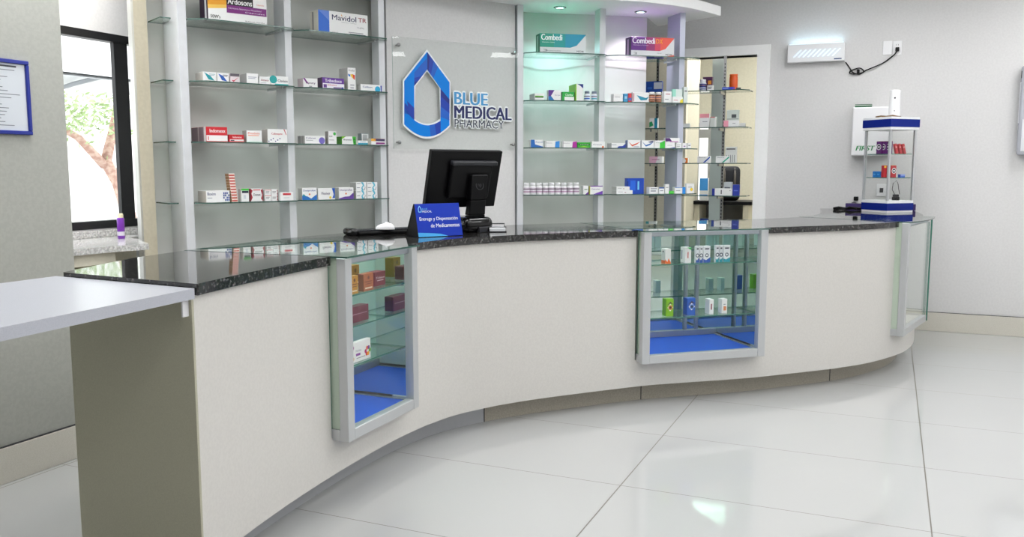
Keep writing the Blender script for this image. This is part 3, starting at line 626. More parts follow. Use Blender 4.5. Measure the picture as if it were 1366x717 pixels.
put(3,2,'white carton with blue wave',403,423,251,5,WH,[T_(.08,.66,.9,.86,(60,80,150),'Dosiprofen'),P_([(0,.34),(.35,.3),(.6,.1),(1,.46),(1,0),(0,0)],(30,110,190)),D_(.5,.46,.08,(220,120,60)),P_([(0,.34),(.1,.5),(.28,.28)],(20,150,160))],sidec=(176,176,172))
put(3,2,'white carton with blue curl at right end',424.5,447,251.5,0,WH,[P_([(.82,1),(1,1),(1,.1),(.84,.1),(.93,.45)],(30,90,190)),T_(.2,.42,.72,.66,(60,50,90),'Flexiver'),D_(.72,.16,.11,(240,210,60))])
put(3,2,'white carton with violet wave',452,472,250.5,5,WH,[T_(.08,.66,.9,.86,(90,70,130),'Dosiprofen'),P_([(0,.05),(.4,.2),(.7,.22),(1,.56),(1,0),(0,0)],(96,60,150)),D_(.48,.46,.08,(220,120,60))],sidec=(182,182,178))
for j in range(2):
    for k in range(2):
        zz = SH[3]+k*.0585; ln = line(2)
        place_carton(['lower left','upper left','lower right','upper right'][j*2+k]+' of four stacked white cartons with aqua ribbon, second bay', ln, zz, 264.5, 475+j*14.6, 489.2+j*14.6, 250, 8 if not j else 0, WH, [P_([(.55,.0),(.75,0),(.62,.3),(.8,.62),(.68,1),(.46,1),(.66,.62),(.5,.3)],(90,180,205)),P_([(.75,.0),(.8,0),(.9,.35),(.78,.6),(.86,.35)],(90,90,110))]+words(.08,.42,.8,(120,130,140),2,.07,.5), zb=zz, hh=.058, group='stacked white and aqua cartons', sidec=(176,178,176))
# bay right of the sign
put(0,4,'large green and teal carton with silver band',720,781.5,44,9,(10,150,120),[R_(0,.3,1,1,(8,150,126)),P_([(.3,.3),(.85,.3),(1,1),(.3,1)],(16,152,150)),P_([(.55,.3),(.8,.3),(1,.98),(.55,1)],(22,146,178)),P_([(0,0),(1,0),(1,.98),(.9,.7),(.8,.42),(.66,.3),(0,.3)],(214,218,220)),T_(.03,.66,.48,.96,(236,246,246),'Combedi',.03),T_(.05,.52,.32,.58,(200,235,225),'Dexametasona, Vitaminas',0),T_(.06,.07,.16,.2,(120,124,130),'3',0),T_(.16,.08,.45,.16,(90,94,100),'Inyectable',0),T_(.8,.08,.96,.17,(60,64,72),'MEDIK')],sidec=(10,104,72),topc=(14,130,96),sdecor=[(.25,.1,.6,.9,(150,190,170))],dmax=.12)
put(1,4,'white carton with green and black stripe',713,726.5,124.5,7,WH,[R_(.05,.5,.9,.66,(90,170,40)),R_(.05,.38,.9,.5,(30,40,40))],sidec=(200,200,200))
put(1,4,'white carton with purple and cyan triangles',731.5,748.5,120,0,WH,[P_([(0,1),(.48,1),(.2,.45),(0,.4)],(90,40,140)),P_([(0,.4),(.2,.45),(.5,0),(0,0)],(30,120,190)),T_(.5,.42,.95,.6,(130,130,170),'Gripa',0)])
put(1,4,'green topped white carton',750,766,122.5,3,(40,170,70),[R_(.18,0,1,.46,(238,240,238)),T_(.25,.55,.9,.8,(230,250,230),'Clorfex')],sidec=(30,150,60))
put(1,4,'tall lime green and white carton with blue corner',767.5,778,112,9,WH,[P_([(.2,1),(1,1),(1,.74),(.6,.9)],(30,50,130)),R_(0,0,.12,1,LM)],sidec=(130,200,30),topc=(120,200,40))
put(2,4,'blue and white carton with blue swoosh',708,724.5,186.5,0,WH,[P_([(0,1),(.3,1),(.35,.4),(1,.12),(1,0),(0,0)],(30,100,180)),T_(.4,.6,.95,.78,(100,130,180),'Rexil',0)])
put(2,4,'white carton with light blue end',727,746.5,188,0,WH,[P_([(.72,.9),(1,1),(1,0),(.68,0)],(50,140,220)),T_(.08,.62,.5,.76,(110,114,130),'Glucax',0),R_(.03,0,.06,1,(60,60,70))])
put(2,4,'white carton with magenta end',750,769.5,188.5,0,WH,[P_([(.72,.9),(1,1),(1,0),(.68,0)],(180,40,160)),T_(.08,.62,.5,.76,(130,110,130),'Glucax',0),R_(.03,0,.06,1,(60,60,70))])
put(2,4,'bright green carton',770.5,787.5,190,0,(40,170,40),[R_(.05,.45,.95,.72,(20,90,40)),P_([(.05,.1),(.5,.3),(.95,.1)],(150,220,60)),T_(.2,.5,.85,.68,(220,250,210),'Herbal',0)])
put(2,4,'white carton with orange dot',789,807,189,0,WH,[D_(.85,.15,.17,(236,110,50)),T_(.12,.42,.75,.64,(90,100,130),'Crexin',0)])
put(3,4,'slim white carton with purple corner',778,785,248,3,WH,[P_([(.4,.0),(1,0),(1,.3)],(110,50,150)),R_(.2,.5,.8,.62,(130,160,130))])
put(3,4,'purple and white carton',786,804,248,2,WH,[R_(0,.88,1,1,(110,50,150)),R_(0,.0,.06,1,(170,170,60)),T_(.15,.52,.8,.7,(90,70,130),'Cetralon',0),P_([(.3,0),(1,.4),(1,0)],(110,60,170))],sidec=(180,180,90))
# bottles
def bottle(x, y, z, r, h, lab, group, body, capc, lblc, line2=None, cat='bottle'):
    b = empty('pill_bottle', (x, y, z), random.uniform(-.3,.3), lab, cat, group)
    mb = MB(); nb = h*.74
    mb.lathe([(0,0),(r*.9,0),(r,.004),(r,nb-.006),(r*.8,nb),(r*.72,nb+.003)], card(body,.3), 22)
    mb.lathe([(r+.0003,h*.12),(r+.0003,h*.62)], card(lblc), 22)
    if line2: mb.lathe([(r+.0006,h*.2),(r+.0006,h*.3)], card(line2), 22); mb.lathe([(r+.0006,h*.42),(r+.0006,h*.52)], card((120,100,120)), 22)
    mb.build('body', b)
    mb = MB(); mb.lathe([(r*.7,nb),(r*.86,nb+.001),(r*.86,h-.003),(r*.8,h),(0,h)], card(capc,.35), 22); mb.build('cap', b)
    return b
ORD = ['leftmost','second','third','fourth','fifth','sixth','seventh','eighth','last']
ln = line(4, .02)
for i in range(9):
    u = 702.5+i*8.25; q, _ = cross_line(u, 262, *ln)
    bottle(q.x, q.y, SH[3], .0255, .098, '%s white bottle with mauve label in the row, lowest shelf right of sign' % ORD[i] if 0 < i < 8 else ('leftmost white bottle with mauve label, lowest shelf right of sign' if i == 0 else 'rightmost white bottle with mauve label, beside slim carton, lowest shelf'), 'row of white pill bottles', (238,238,240), (240,240,242), (228,222,230), (176,140,170))
for u, c, lab in ((783,(30,90,190),'small white bottle with blue disc beside tall lime carton'),(792.5,(30,160,180),'small white bottle with teal disc before grey post')):
    q, _ = cross_line(u, 135, *line(4,.03)); b = bottle(q.x, q.y, SH[1], .024, .082, lab, None, (232,236,240), (120,130,150), (214,226,240), c)
# bay beside the lavender post
put(0,5,'large purple to orange carton with silver band',841.5,899,48.5,10,(96,30,130),[P_([(.35,.3),(1,.3),(1,1),(.35,1)],(150,40,110)),P_([(.55,.3),(.8,.35),(1,1),(.55,1)],(206,60,90)),P_([(.68,.3),(.8,.35),(1,1),(.68,1)],(232,84,70)),P_([(0,0),(1,0),(1,.98),(.9,.7),(.8,.42),(.66,.3),(0,.3)],(216,218,222)),P_([(.72,.0),(1,.0),(1,.12)],(230,90,60)),T_(.03,.66,.55,.96,(245,240,250),'Combedi',.03),T_(.58,.68,.73,.92,(250,160,30),'DX',.03),T_(.05,.54,.4,.6,(220,190,225),'Dexametasona, Diclofenaco',0),T_(.05,.07,.14,.2,(120,124,130),'3',0),T_(.6,.16,.7,.22,(120,124,130),'Oral',0),T_(.8,.08,.96,.17,(60,64,72),'MEDIK')],sidec=(50,20,74),topc=(90,30,120),sdecor=[(.3,.08,.6,.9,(170,140,185))],dmax=.12)
put(1,5,'plain white carton with thin dark edge',817.5,831,125.5,0,WH,[R_(0,0,.04,1,DK)]+words(.2,.7,.6,(150,150,150),1))
put(1,5,'small sky blue carton',832,837.5,125,0,(60,150,200),[R_(.2,.4,.8,.7,(160,205,230))])
put(1,5,'small red and blue striped carton',838,842.5,124.5,0,(210,60,70),[R_(0,.2,1,.5,(90,110,190))])
put(1,5,'white carton with teal fish shape',843.5,866,123,0,WH,[P_([(.25,.7),(.5,.2),(.85,.25),(.98,.6),(.8,.45),(.5,.6)],(30,140,170)),R_(.02,.1,.1,.9,(200,150,160))])
put(1,5,'white carton with dark red line',885.5,896,122,3,WH,[R_(.2,.74,.8,.8,(160,50,60)),R_(.1,.3,.6,.36,GY)])
put(1,5,'mint green and pale grey carton',896.5,910,119,3,(150,214,196),[R_(.35,0,1,1,(214,226,222))],o=.028,dmax=.024)
put(1,5,'white carton with yellow corner',897,911,129,0,WH,[P_([(.7,0),(1,0),(1,.7),(.75,.5)],(240,220,60)),R_(.1,.4,.5,.5,(200,120,130))],o=.05)
put(1,5,'tall pale carton at the shelf end',911.5,917.5,116,2,(214,222,218),[R_(.2,.7,.8,.8,GY)])
put(2,5,'white carton with blue swoosh beside grey post',815.5,834.5,191,6,WH,[P_([(.4,.0),(1,0),(1,.9),(.8,.4),(.5,.35)],(30,60,160)),R_(0,.6,.35,.7,(120,130,150))],sidec=(206,206,206))
put(2,5,'white carton with orange wave',837,854.5,187,3,WH,[P_([(.05,.85),(.35,.4),(.7,.62),(.98,.8),(.7,.45),(.35,.2)],(216,90,60)),R_(.45,.12,.9,.2,(120,130,160))],sidec=(120,130,180))
put(2,5,'white carton with blue wave',855.5,872.5,187.5,0,WH,[P_([(.05,.85),(.35,.4),(.7,.62),(.98,.85),(.7,.42),(.35,.2)],(50,110,180)),P_([(.5,.8),(.9,.95),(.98,.8),(.7,.7)],(40,50,110))])
put(2,5,'white carton with bright green end',873,887,187.5,0,WH,[P_([(.52,.7),(1,1),(1,0),(.5,0)],(60,200,60)),T_(.1,.66,.8,.8,(100,150,130),'Verxi',0)])
put(2,5,'white carton with dark blue foot',887.5,900.5,190,0,WH,[P_([(.3,0),(1,.0),(1,.2)],(40,50,150)),R_(.2,.5,.7,.56,GY)],hh=.048)
o_ = put(2,5,'purple and white carton lying on top of others',887.5,906.5,182,0,WH,[P_([(0,.2),(.45,.3),(.3,.95),(0,.95)],(80,30,110)),R_(.3,.1,.9,.3,(190,120,180))],zb=SH[2]+.0485,hh=.04)
put(2,5,'short white carton near the shelf end',902,909,190.5,0,WH,words(.1,.8,.6,GY,2,.1,.3),hh=.046)
put(2,5,'narrow white carton with violet mark at shelf end',910,916,191,0,WH,[R_(.3,.3,.7,.5,(140,90,160))]); 
put(2,5,'outermost white carton with black print',917,922,191,0,WH,[R_(.2,.5,.8,.62,DK)])
for k in range(2):
    zz = SH[3]+k*.031
    place_carton(['lower','upper'][k]+' of two flat white cartons by the big blue carton', line(5), zz, 262, 822, 844-k*4, 255, 12, WH, [R_(.5,.35,.6,.5,(150,30,60))]+words(.1,.4,.5,(160,160,166),1,.12), zb=zz, hh=.0305, group='flat white cartons', dmax=.1, sidec=(206,206,206))
put(3,5,'big royal blue carton with glossy face',836,859,238,0,(20,70,180),[R_(0,.2,.08,.8,(20,50,130)),R_(.2,.2,.5,.85,(30,100,215)),R_(.62,.25,.72,.8,(120,200,240))],o=-.04,dmax=.05)
put(3,5,'white and grey carton right of blue one',866,878,250,4,WH,words(.15,.85,.7,(110,116,130),2,.14,.35))
put(3,5,'white carton with blue rim',879,886,250,0,WH,[R_(0,.8,1,1,(60,100,170))]+words(.2,.8,.4,GY,1,.14))
put(3,5,'tall white carton on lavender post side',887,892.5,246,2,WH,[R_(.2,.62,.8,.7,GY)])
put(3,5,'small bright green carton',893,899,255,0,(60,200,60),[R_(.1,.5,.9,.7,(150,230,120))])
put(3,5,'white carton with bright blue end',900,914.5,250,0,WH,[R_(.7,0,1,1,(40,140,225)),R_(0,.9,.7,1,(60,120,190)),R_(.1,.4,.5,.5,GY)])
put(3,5,'tall white carton with yellow patch at shelf end',915.5,926,245,2,WH,[D_(.65,.4,.16,(236,200,50)),R_(.2,.6,.7,.66,GY)])
for u, lab in ((869.5,'amber bottle with white cap, left of the pair'),(878,'amber bottle with white cap beside lavender post')):
    q, _ = cross_line(u, 135, *line(5,.03)); bottle(q.x, q.y, SH[1], .026, .088, lab, 'amber bottles', (110,60,30), (240,240,240), (214,150,120), (60,30,30))

# ------------------------------------------ doorway shelves on slotted rails
YS = 8.30
DZ = [2.155, 1.82, 1.492, 1.192]
dx0, dx1 = -2.35, -1.215
for xs, nm in ((on_y(877, 150, 8.44)[0], 'slotted steel shelf upright behind the lavender post'), (on_y(966, 150, 8.44)[0], 'slotted steel shelf upright in the doorway')):
    mb = MB(); mb.box((xs-.013, 8.425, .05), (xs+.013, 8.445, OZ), M_STEEL)
    for k in range(70): mb.box((xs-.004, 8.4235, .2+k*.032), (xs+.004, 8.4255, .216+k*.032), M_BLACK)
    tag(mb.build('shelf_upright'), nm, 'shelf rail', 'slotted shelf uprights')
for i, z in enumerate(DZ):
    r = empty('glass_shelf', (-1.8, YS, z), 0, '%s wide glass shelf in the doorway' % SHN[i], 'shelf', 'doorway glass shelves')
    mb = MB(); mb.prism([(dx0,8.42),(dx0,8.14),(dx1-.07,8.14),(dx1,8.22),(dx1,8.42)], z-.008, z, M_SHELFG, M_EDGED); sub(mb, r).build('pane', r)
    for xs in (on_y(877, 150, 8.44)[0], on_y(966, 150, 8.44)[0]):
        mb = MB(); mb.prism([(xs-.008,8.425),(xs-.008,8.2),(xs+.008,8.2),(xs+.008,8.425)], z-.03, z-.0085, M_STEEL); sub(mb, r).build('bracket', r)
DL = (v2((-2.6, 8.19)), v2((-1.1, 8.19)))
def dput(si, lab, uL, uR, vT, side, base, decor=(), **k):
    o = k.pop('o', 0); ln = (DL[0]+Vector((0,o)), DL[1]+Vector((0,o)))
    pm, _ = cross_line((uL+uR)/2, 200, *ln); el = math.atan((EYE-DZ[si])/pm.length); vs = H/2+F*math.tan(el-PITCH)
    return place_carton('%s, %s doorway shelf' % (lab, SHN[si]), ln, DZ[si], vs, uL, uR, vT, side, base, decor, group='cartons on the doorway shelves', **k)
dput(0,'royal blue carton with pale end',861,883,109,0,(30,80,180),[R_(.5,.3,1,.9,(220,225,240)),R_(.1,.3,.4,.5,(60,120,220))])
dput(0,'dark purple carton with yellow lettering, built as a reflection',937,950,103,0,(80,30,80),[R_(.55,.5,.9,.75,(230,150,40))],o=.12)  # modelled for the mirror reflection of the large purple carton
dput(0,'white carton with black print',943,951,114,0,WH,words(.1,.8,.6,DK,2,.1,.3))
dput(0,'long deep blue carton under orange jar',963,980,116.5,0,(30,60,200),[R_(.05,.4,.5,.6,(150,180,240)),P_([(.8,0),(1,0),(1,1),(.9,1)],(120,60,160))],o=-.03,dmax=.06)
dput(0,'small dark grey carton',981.5,988,117,0,(60,66,72))
dput(1,'white and teal carton with green swirl',866,877,158,0,WH,[P_([(0,.1),(.5,.3),(.3,.7),(0,.6)],(40,170,110)),R_(.62,0,1,1,(30,140,170))])
dput(1,'small white carton with green top',903,909,161,0,WH,[R_(.1,.6,.9,.9,(40,150,80))])
dput(1,'low pale grey carton',911,920,165,0,(214,220,216))
dput(1,'tall white carton with pink top',933,946,152,0,WH,[R_(0,.7,1,1,(240,160,170)),R_(.3,.4,.8,.45,GY)])
dput(1,'pale carton with red lid edge',947,955,156,0,(210,214,210),[R_(0,.92,1,1,(200,80,80)),R_(.8,0,1,1,(240,240,240))])
dput(1,'white carton with pink end',965,985,161,0,WH,[R_(0,0,.32,1,(240,160,180)),R_(.6,.5,.8,.6,GY)],o=-.03,dmax=.06)
dput(1,'pale open stack of small cartons',969,985,147,0,(206,214,208),[R_(.4,.55,.8,.75,(70,76,80)),R_(0,.47,1,.5,(110,116,112)),R_(.4,.1,.8,.3,(90,96,100))],o=.12)
dput(1,'small grey carton at right end',986,994,164,0,(206,208,206))
dput(2,'pink and white carton',866,883,209,3,WH,[P_([(0,0),(.5,0),(.7,1),(0,1)],(240,190,214)),R_(.2,.5,.8,.6,(200,130,170))])
dput(2,'white carton with orange end',902,917.5,211,0,WH,[P_([(.7,1),(1,1),(1,0),(.75,0),(.85,.5)],(240,130,40)),R_(.05,.4,.5,.5,(220,150,110))])
dput(2,'white carton with blue diagonal stripe',930,947,208.5,0,WH,[P_([(.45,.05),(.6,.05),(1,.75),(1,1),(.95,.9)],(40,90,190)),T_(.1,.74,.65,.86,(60,70,110),'Atorix',0)])
dput(2,'white carton with teal diagonal stripe',954.5,972.5,208.5,0,WH,[P_([(.45,.05),(.6,.05),(1,.75),(1,1),(.95,.9)],(30,170,140)),T_(.1,.74,.65,.86,(60,100,110),'Atorix',0)])
dput(2,'grey carton with striped front',967,982,196,0,(214,216,214),[R_(.1,.82,.9,.9,(90,90,96))]+[R_(.1+.18*i,.05,.15+.18*i,.5,(120,124,128)) for i in range(5)],o=.12)
dput(3,'white carton with dark blue end',949.5,976,251.5,0,WH,[R_(0,0,.14,1,(30,50,150)),R_(.45,.2,.5,.8,(60,60,70)),D_(.92,.7,.06,DK)])
dput(3,'grey printed carton on far side',965,976,243,0,(190,196,200),[R_(.1,.5,.8,.62,(80,86,96))],o=.13)
dput(3,'deep blue carton at right end',977,986,246.5,0,(30,50,150),[R_(.2,.4,.8,.5,(90,110,200))],o=.05)
dput(3,'small teal and white carton behind lavender post',862,876,252,0,WH,[R_(0,0,.3,1,(60,160,170))])
q, _ = cross_line(936.5, 122, *DL); bottle(q.x, q.y+.03, DZ[0], .033, .105, 'white bottle with dark blue band on the top doorway shelf', None, (230,232,240), (240,240,244), (50,66,130), (220,225,240))
q, _ = cross_line(907, 122, *DL); bottle(q.x, q.y+.03, DZ[0], .03, .072, 'small blue and white bottle beside lavender post, top doorway shelf', None, (60,100,190), (230,232,240), (70,120,210))
q, _ = cross_line(975.5, 114, *DL)
jr = empty('orange_jar', (q.x, q.y+.12, DZ[0]), 0, 'bright orange tall jar on the top doorway shelf', 'jar')
mb = MB(); mb.lathe([(0,0),(.036,0),(.038,.004),(.038,.125),(.034,.132),(.034,.136)], card((232,92,30),.3), 24); mb.build('body', jr)
mb = MB(); mb.lathe([(.035,.136),(.038,.138),(.038,.15),(0,.152)], card((240,110,50),.3), 24); mb.build('lid', jr)

# ---------------------------------------------------------- room beyond, modelled in place of a mirror's reflections
mb = MB(); mb.box((-4.9, 11.9, 0), (5.1, 12.0, CZ), M_BEIGE); struct(mb, 'wall_rear')
mb = MB(); xa = on_y(855, 200, 8.95)[0]; xb = on_y(914, 200, 8.95)[0]; xe = on_y(931.5, 200, 9.9)[0]
mb.box((-4.9, 8.95, 0), (xb, 9.05, CZ), M_CREAM); struct(mb, 'wall_partition')
mb = MB(); mb.prism([(xb-.02,9.05),(xb,9.051),(xe,9.9),(xe-.1,9.9)], 0, CZ, M_BEIGE); struct(mb, 'wall_column')
mb = MB(); mb.box((-4.9,9.9,0),(xe-.02,10.0,CZ),M_BEIGE); struct(mb, 'wall_inner')
mb = MB(); mb.box((-.2,8.66,0),(-.1,11.9,CZ),M_BEIGE); struct(mb, 'wall_side')
x0 = on_y(948, 200, 8.8)[0]; x1 = on_y(963, 200, 8.8)[0]
mb = MB(); mb.prism([(x0,8.78),(x1,8.78),(x1,8.86),(x0,8.86)], 0, OZ+.2, mat('grey_green_post', (186,196,192), .45, .1)); tag(mb.build('reflection_post', bevel=.002), 'grey green post standing for a reflected post inside the doorway', 'post')  # second post modelled for the lavender post's mirror reflection
# glazed door far inside, its daylight painted as emission
dx_, _ = on_y(932, 200, 11.8); ex_, _ = on_y(946, 200, 11.8); zt_ = on_y(940, 184, 11.8)[1]
dr = bpy.data.objects.new('door_1', None); COL.objects.link(dr); dr.location = (0,0,0); dr['kind'] = 'structure'
mb = MB(); fr = mat('door_grey', (150,152,150), .5); mb.box((dx_-.2,11.82,0),(dx_,11.88,zt_+.2), fr); mb.box((ex_-.02,11.82,0),(ex_+.11,11.88,zt_+.2), fr); mb.box((dx_,11.82,zt_),(ex_-.02,11.88,zt_+.2), fr); mb.build('door_frame', dr)
mb = MB(); mb.box((dx_,11.84,.1),(ex_-.02,11.86,zt_), mat('daylight_glow_glass', (240,244,244), .4, emit=(255,255,250), estr=.9)); mb.build('glazing', dr)
# desk with dark top and things, backpack
dy = 9.6
xa, za = on_y(922, 268, dy); xb_, zb_ = on_y(1003, 268, dy)
ds = empty('back_desk', ((xa+xb_)/2, dy+.25, 0), 0, 'dark topped desk inside the room beyond the doorway', 'desk')
w2 = (xb_-xa)/2
mb = MB(); mb.bbox((-w2,-.25,za-.04),(w2,.3,za), M_BLACK, .004); mb.build('desk_top', ds)
for x in (-w2+.02, w2-.1): mb = MB(); mb.bbox((x,-.2,0),(x+.06,.26,za-.04), M_CREAM, .003); mb.build('leg', ds)
mb = MB(); mb.box((-w2+.08,.2,.2),(w2-.1,.22,za-.04), mat('grey_board', (140,140,138), .5)); mb.build('modesty_panel', ds)
mb = MB(); mb.box((-w2+.08,-.18,za-.36),(w2-.1,.2,za-.34), M_CREAM); mb.build('shelf', ds)
for uL, uR, h, c, lab in ((934,947,.14,(206,216,212),'pale green carton with blue lid under the back desk'),(968,984,.13,(225,225,225),'plain white carton under the back desk')):
    xl = on_y(uL, 290, dy+.12)[0]; xr = on_y(uR, 290, dy+.12)[0]
    mb = carton(xr-xl, .14, h, c, decor=[R_(0,.8,1,1,(20,60,150))] if uL == 934 else [R_(.2,.5,.8,.55,GY)]); o = mb.build('storage_carton'); o.location = ((xl+xr)/2, dy+.12, za-.34); tag(o, lab, 'box')
xc, zc = on_y(975, 222, dy+.3)
bp = empty('backpack', (xc, dy+.25, za), .2, 'black backpack sitting on the back desk', 'backpack')
mb = MB(); mb.bbox((-.11,-.09,0),(.11,.09,zc-za), mat('backpack_cloth', (34,36,42), .85), .05, 4, smooth=True); mb.build('body', bp)
mb = MB(); mb.bbox((-.09,-.12,.03),(.07,-.08,(zc-za)*.5), mat('backpack_pocket', (50,52,58), .85), .018, 3, smooth=True); mb.build('pocket', bp)
for x in (-.06,.05): mb = MB(); mb.tube([(x,-.09,.3*(zc-za)),(x,-.115,.6*(zc-za)),(x,-.07,.95*(zc-za))], .012, mat('strap_cloth', (84,80,76), .8)); mb.build('strap', bp)
for uL, uR, vT, c, lab in ((936,944,236,(60,150,220),'blue topped small carton on the back desk'),(946,952,234,(225,225,225),'white small carton on the back desk')):
    pass
xl, zt = on_y(939, 238, dy+.1); mb = carton(.09, .06, zt-za, (226,230,232), decor=[R_(0,.45,1,1,(60,150,225))]); o = mb.build('small_carton'); o.location = (xl, dy+.1, za); tag(o, 'small white carton with blue top on the back desk', 'box')

# --------------------------------------------------------------- glass sign
sA, _ = cross_line(524, 120, s0+sn*.03, s1+sn*.03); sB, _ = cross_line(692.3, 120, s0+sn*.03, s1+sn*.03)
def sp(u, v, o=.03):
    q, z = cross_line(u, v, s0+sn*o, s1+sn*o); return (q-sA).dot(sd), z
ztop = (sp(524,49.5)[1]+sp(693,64)[1])/2; zbot = (sp(524,199)[1]+sp(690,200)[1])/2; SW = (sB-sA).length
sg = empty('glass_sign', (sA.x, sA.y, zbot), math.atan2(sd.y, sd.x), 'clear glass panel with blue drop logo and BLUE MEDICAL PHARMACY lettering', 'sign')
SHt = ztop-zbot
mb = MB(); glass_box(mb, (0,-.003,0),(SW,.003,SHt), glass('sign_glass', (.97,.98,.975), 1.3), mat('sign_edge', (176,194,188), .2), 1); mb.build('glass_panel', sg)
for u, v in ((531,60),(685,71),(532,190),(684,193)):
    x, z = sp(u, v); z -= zbot
    mb = MB(); mt = Matrix.Translation((x, 0, z)) @ Matrix.Rotation(math.pi/2, 4, 'X'); mb.lathe([(.007,-.029),(.007,-.004)], M_STEEL, 16, mt); mb.lathe([(.008,.003),(.014,.004),(.014,.014),(.012,.017),(0,.018)], M_STEEL, 18, mt); mb.build('standoff', sg)
def arc(pts, n=14):   # quadratic bottom curve
    (x0,y0),(x1,y1),(x2,y2) = pts; cx, cy = 2*x1-.5*(x0+x2), 2*y1-.5*(y0+y2)
    return [((1-t)**2*x0+2*t*(1-t)*cx+t*t*x2, (1-t)**2*y0+2*t*(1-t)*cy+t*t*y2) for t in [k/n for k in range(n+1)]]
def lp(p):           # pixel of the logo crop to panel coordinates
    u = 510+p[0]*.2372; v = 40+p[1]*.2372; x, z = sp(u, v); return (x, z-zbot)
def ring(outer, inner, z0, z1, mt, mb):
    O = [lp(p) for p in outer]; I = [lp(p) for p in inner]; n = len(O); V = []
    for P in (O, I):
        for z in (z0, z1): V += [(p[0], p[1], z) for p in P]
    Fs = []
    for i in range(n):
        j = (i+1) % n; Fs += [(n+i,n+j,3*n+j,3*n+i),(i,j,n+j,n+i),(2*n+i,3*n+i,3*n+j,2*n+j),(j,i,2*n+i,2*n+j)]
    mb.add(V, Fs, mt, False, XZ)
N = 14
ob = arc([(380,540),(248,612),(113,535)], N); ib = arc([(324,500),(250,528),(176,500)], N)
white = card((240,244,246),.35)
outer = [(113,283),(248,110),(381,292)]+ob; inner = [(183,318),(249,232),(320,328)]+ib
mb = MB(); ring(outer, inner, .0035, .0085, white, mb); mb.build('logo_backing', sg)
ob2 = arc([(374,536),(248,601),(120,531)], N); ib2 = arc([(324,512),(250,537),(176,508)], N)
outer2 = [(120,287),(248,124),(374,296)]+ob2; inner2 = [(176,316),(249,222),(324,330)]+ib2
lb = mat('logo_blue', (0,128,224), .4, spec=.25); ln2 = mat('logo_navy', (8,58,170), .35); lm_ = mat('logo_mid', (10,92,196), .35); ld_ = mat('logo_deep', (6,34,130), .35)
mb = MB(); ring(outer2, inner2, .0085, .0105, lb, mb)
def lpoly(pts, m, z): mb.add([(*lp(p), z) for p in pts], [tuple(range(len(pts)))], m, False, XZ)
z = .0108
# folded-ribbon shades: printed darker bands where the ribbon tucks under itself
lpoly([(248,128),(374,296),(374,392),(324,330),(249,226)], lb, z)
for k, (t0, t1, c) in enumerate(((0,.12,ld_),(.12,.3,ln2),(.3,.5,lm_))):
    A1 = (248,126); B1 = (371,290); A2 = (249,224); B2 = (324,330)
    f = lambda a, b, t: (a[0]+(b[0]-a[0])*t, a[1]+(b[1]-a[1])*t)
    lpoly([f(A1,B1,t0), f(A1,B1,t1), f(A2,B2,t1*.9), f(A2,B2,t0*.9)], c, z+.0001)
for t0, t1, c in ((0,.3,ld_),(.3,.6,ln2),(.6,.85,lm_)):
    lpoly([f((176,316),(176,240),t0), f((176,316),(176,240),t1), f((176,316),(249,222),t1), f((176,316),(249,222),t0+.001)], c, z+.0001)
lpoly([(176,240),(212,197),(246,160),(249,222),(222,257),(176,316)], lm_, z)
lpoly([(324,332),(374,392),(374,420),(324,372)], ld_, z+.0001); lpoly([(324,372),(374,420),(374,470),(324,430)], ln2, z+.0001); lpoly([(324,430),(374,470),(374,510),(324,490)], lm_, z+.0001)
lpoly([(120,470),(150,478),(176,500),(176,508),(160,490),(120,440)], lm_, z+.0001); lpoly([(122,455),(176,508),(176,470),(122,410)], ln2, z+.0001); lpoly([(150,478),(176,508),(176,440),(135,400)], ln2, z+.00015)
lpoly([(324,512),(324,580),(300,590),(290,530)], ln2, z+.0001); lpoly([(290,530),(300,590),(268,598),(262,536)], lm_, z+.0001)
mb.build('drop_logo', sg)
def sign_text(t, x0, y0, x1, y1, c, name, bold):
    a = lp((x0, y1)); b = lp((x1, y0)); mb = MB()
    mb.text(t, a[0], a[1], b[0], b[1], .006, white, XZ, bold+.09, True); 
    mb.text(t, a[0], a[1], b[0], b[1], .0075, card(c), XZ, bold)
    mb.build(name, sg)
sign_text('BLUE', 404, 360, 588, 418, (70,150,205), 'lettering', .045)
sign_text('MEDICAL', 404, 440, 722, 497, (22,32,92), 'lettering', .045)
sign_text('PHARMACY', 404, 512, 680, 548, (60,66,84), 'lettering', .012)

# --------------------------------------------------------- things on counter
def at(u, v, z=ZT): return hit(u, v, z)
# tent sign
tA, tB = at(558.5, 317.5), at(617.5, 314.5); td = (tB-tA).normalized(); tw = (tB-tA).length; tn = outn(td)
ts = empty('tent_sign', (tA.x, tA.y, ZT), math.atan2(td.y, td.x), 'blue tent sign reading Entrega y Dispensación de Medicamentos on the counter', 'sign')
hgt = .178; lean = .045; dpt = .145
mb = MB(); blk = M_BLACK
V = [(0,0,.003),(tw,0,.003),(tw,lean,hgt),(0,lean,hgt),(0,.006,.003),(tw,.006,.003),(tw,lean+.006,hgt),(0,lean+.006,hgt)]
mb.add(V, [(0,1,2,3),(7,6,5,4),(0,4,5,1),(1,5,6,2),(2,6,7,3),(3,7,4,0)], [mat('tent_sign_blue', (0,46,168), .4, spec=.2)]+[blk]*5)
SL = Matrix(((1,0,0,0),(0,lean/hgt,-1,0),(0,1,lean/hgt,.003),(0,0,0,1)))
def tq(x0,y0,x1,y1,c,z=.0005): mb.add([(x0*tw,y0*hgt,z),(x1*tw,y0*hgt,z),(x1*tw,y1*hgt,z),(x0*tw,y1*hgt,z)], [(0,1,2,3)], card(c), False, SL)
mb.text('Entrega y Dispensación', .07*tw,.45*hgt,.93*tw,.58*hgt,.0006, card((240,245,250)), SL, .004)
mb.text('de Medicamentos', .3*tw,.27*hgt,.95*tw,.38*hgt,.0006, card((240,245,250)), SL, .004)
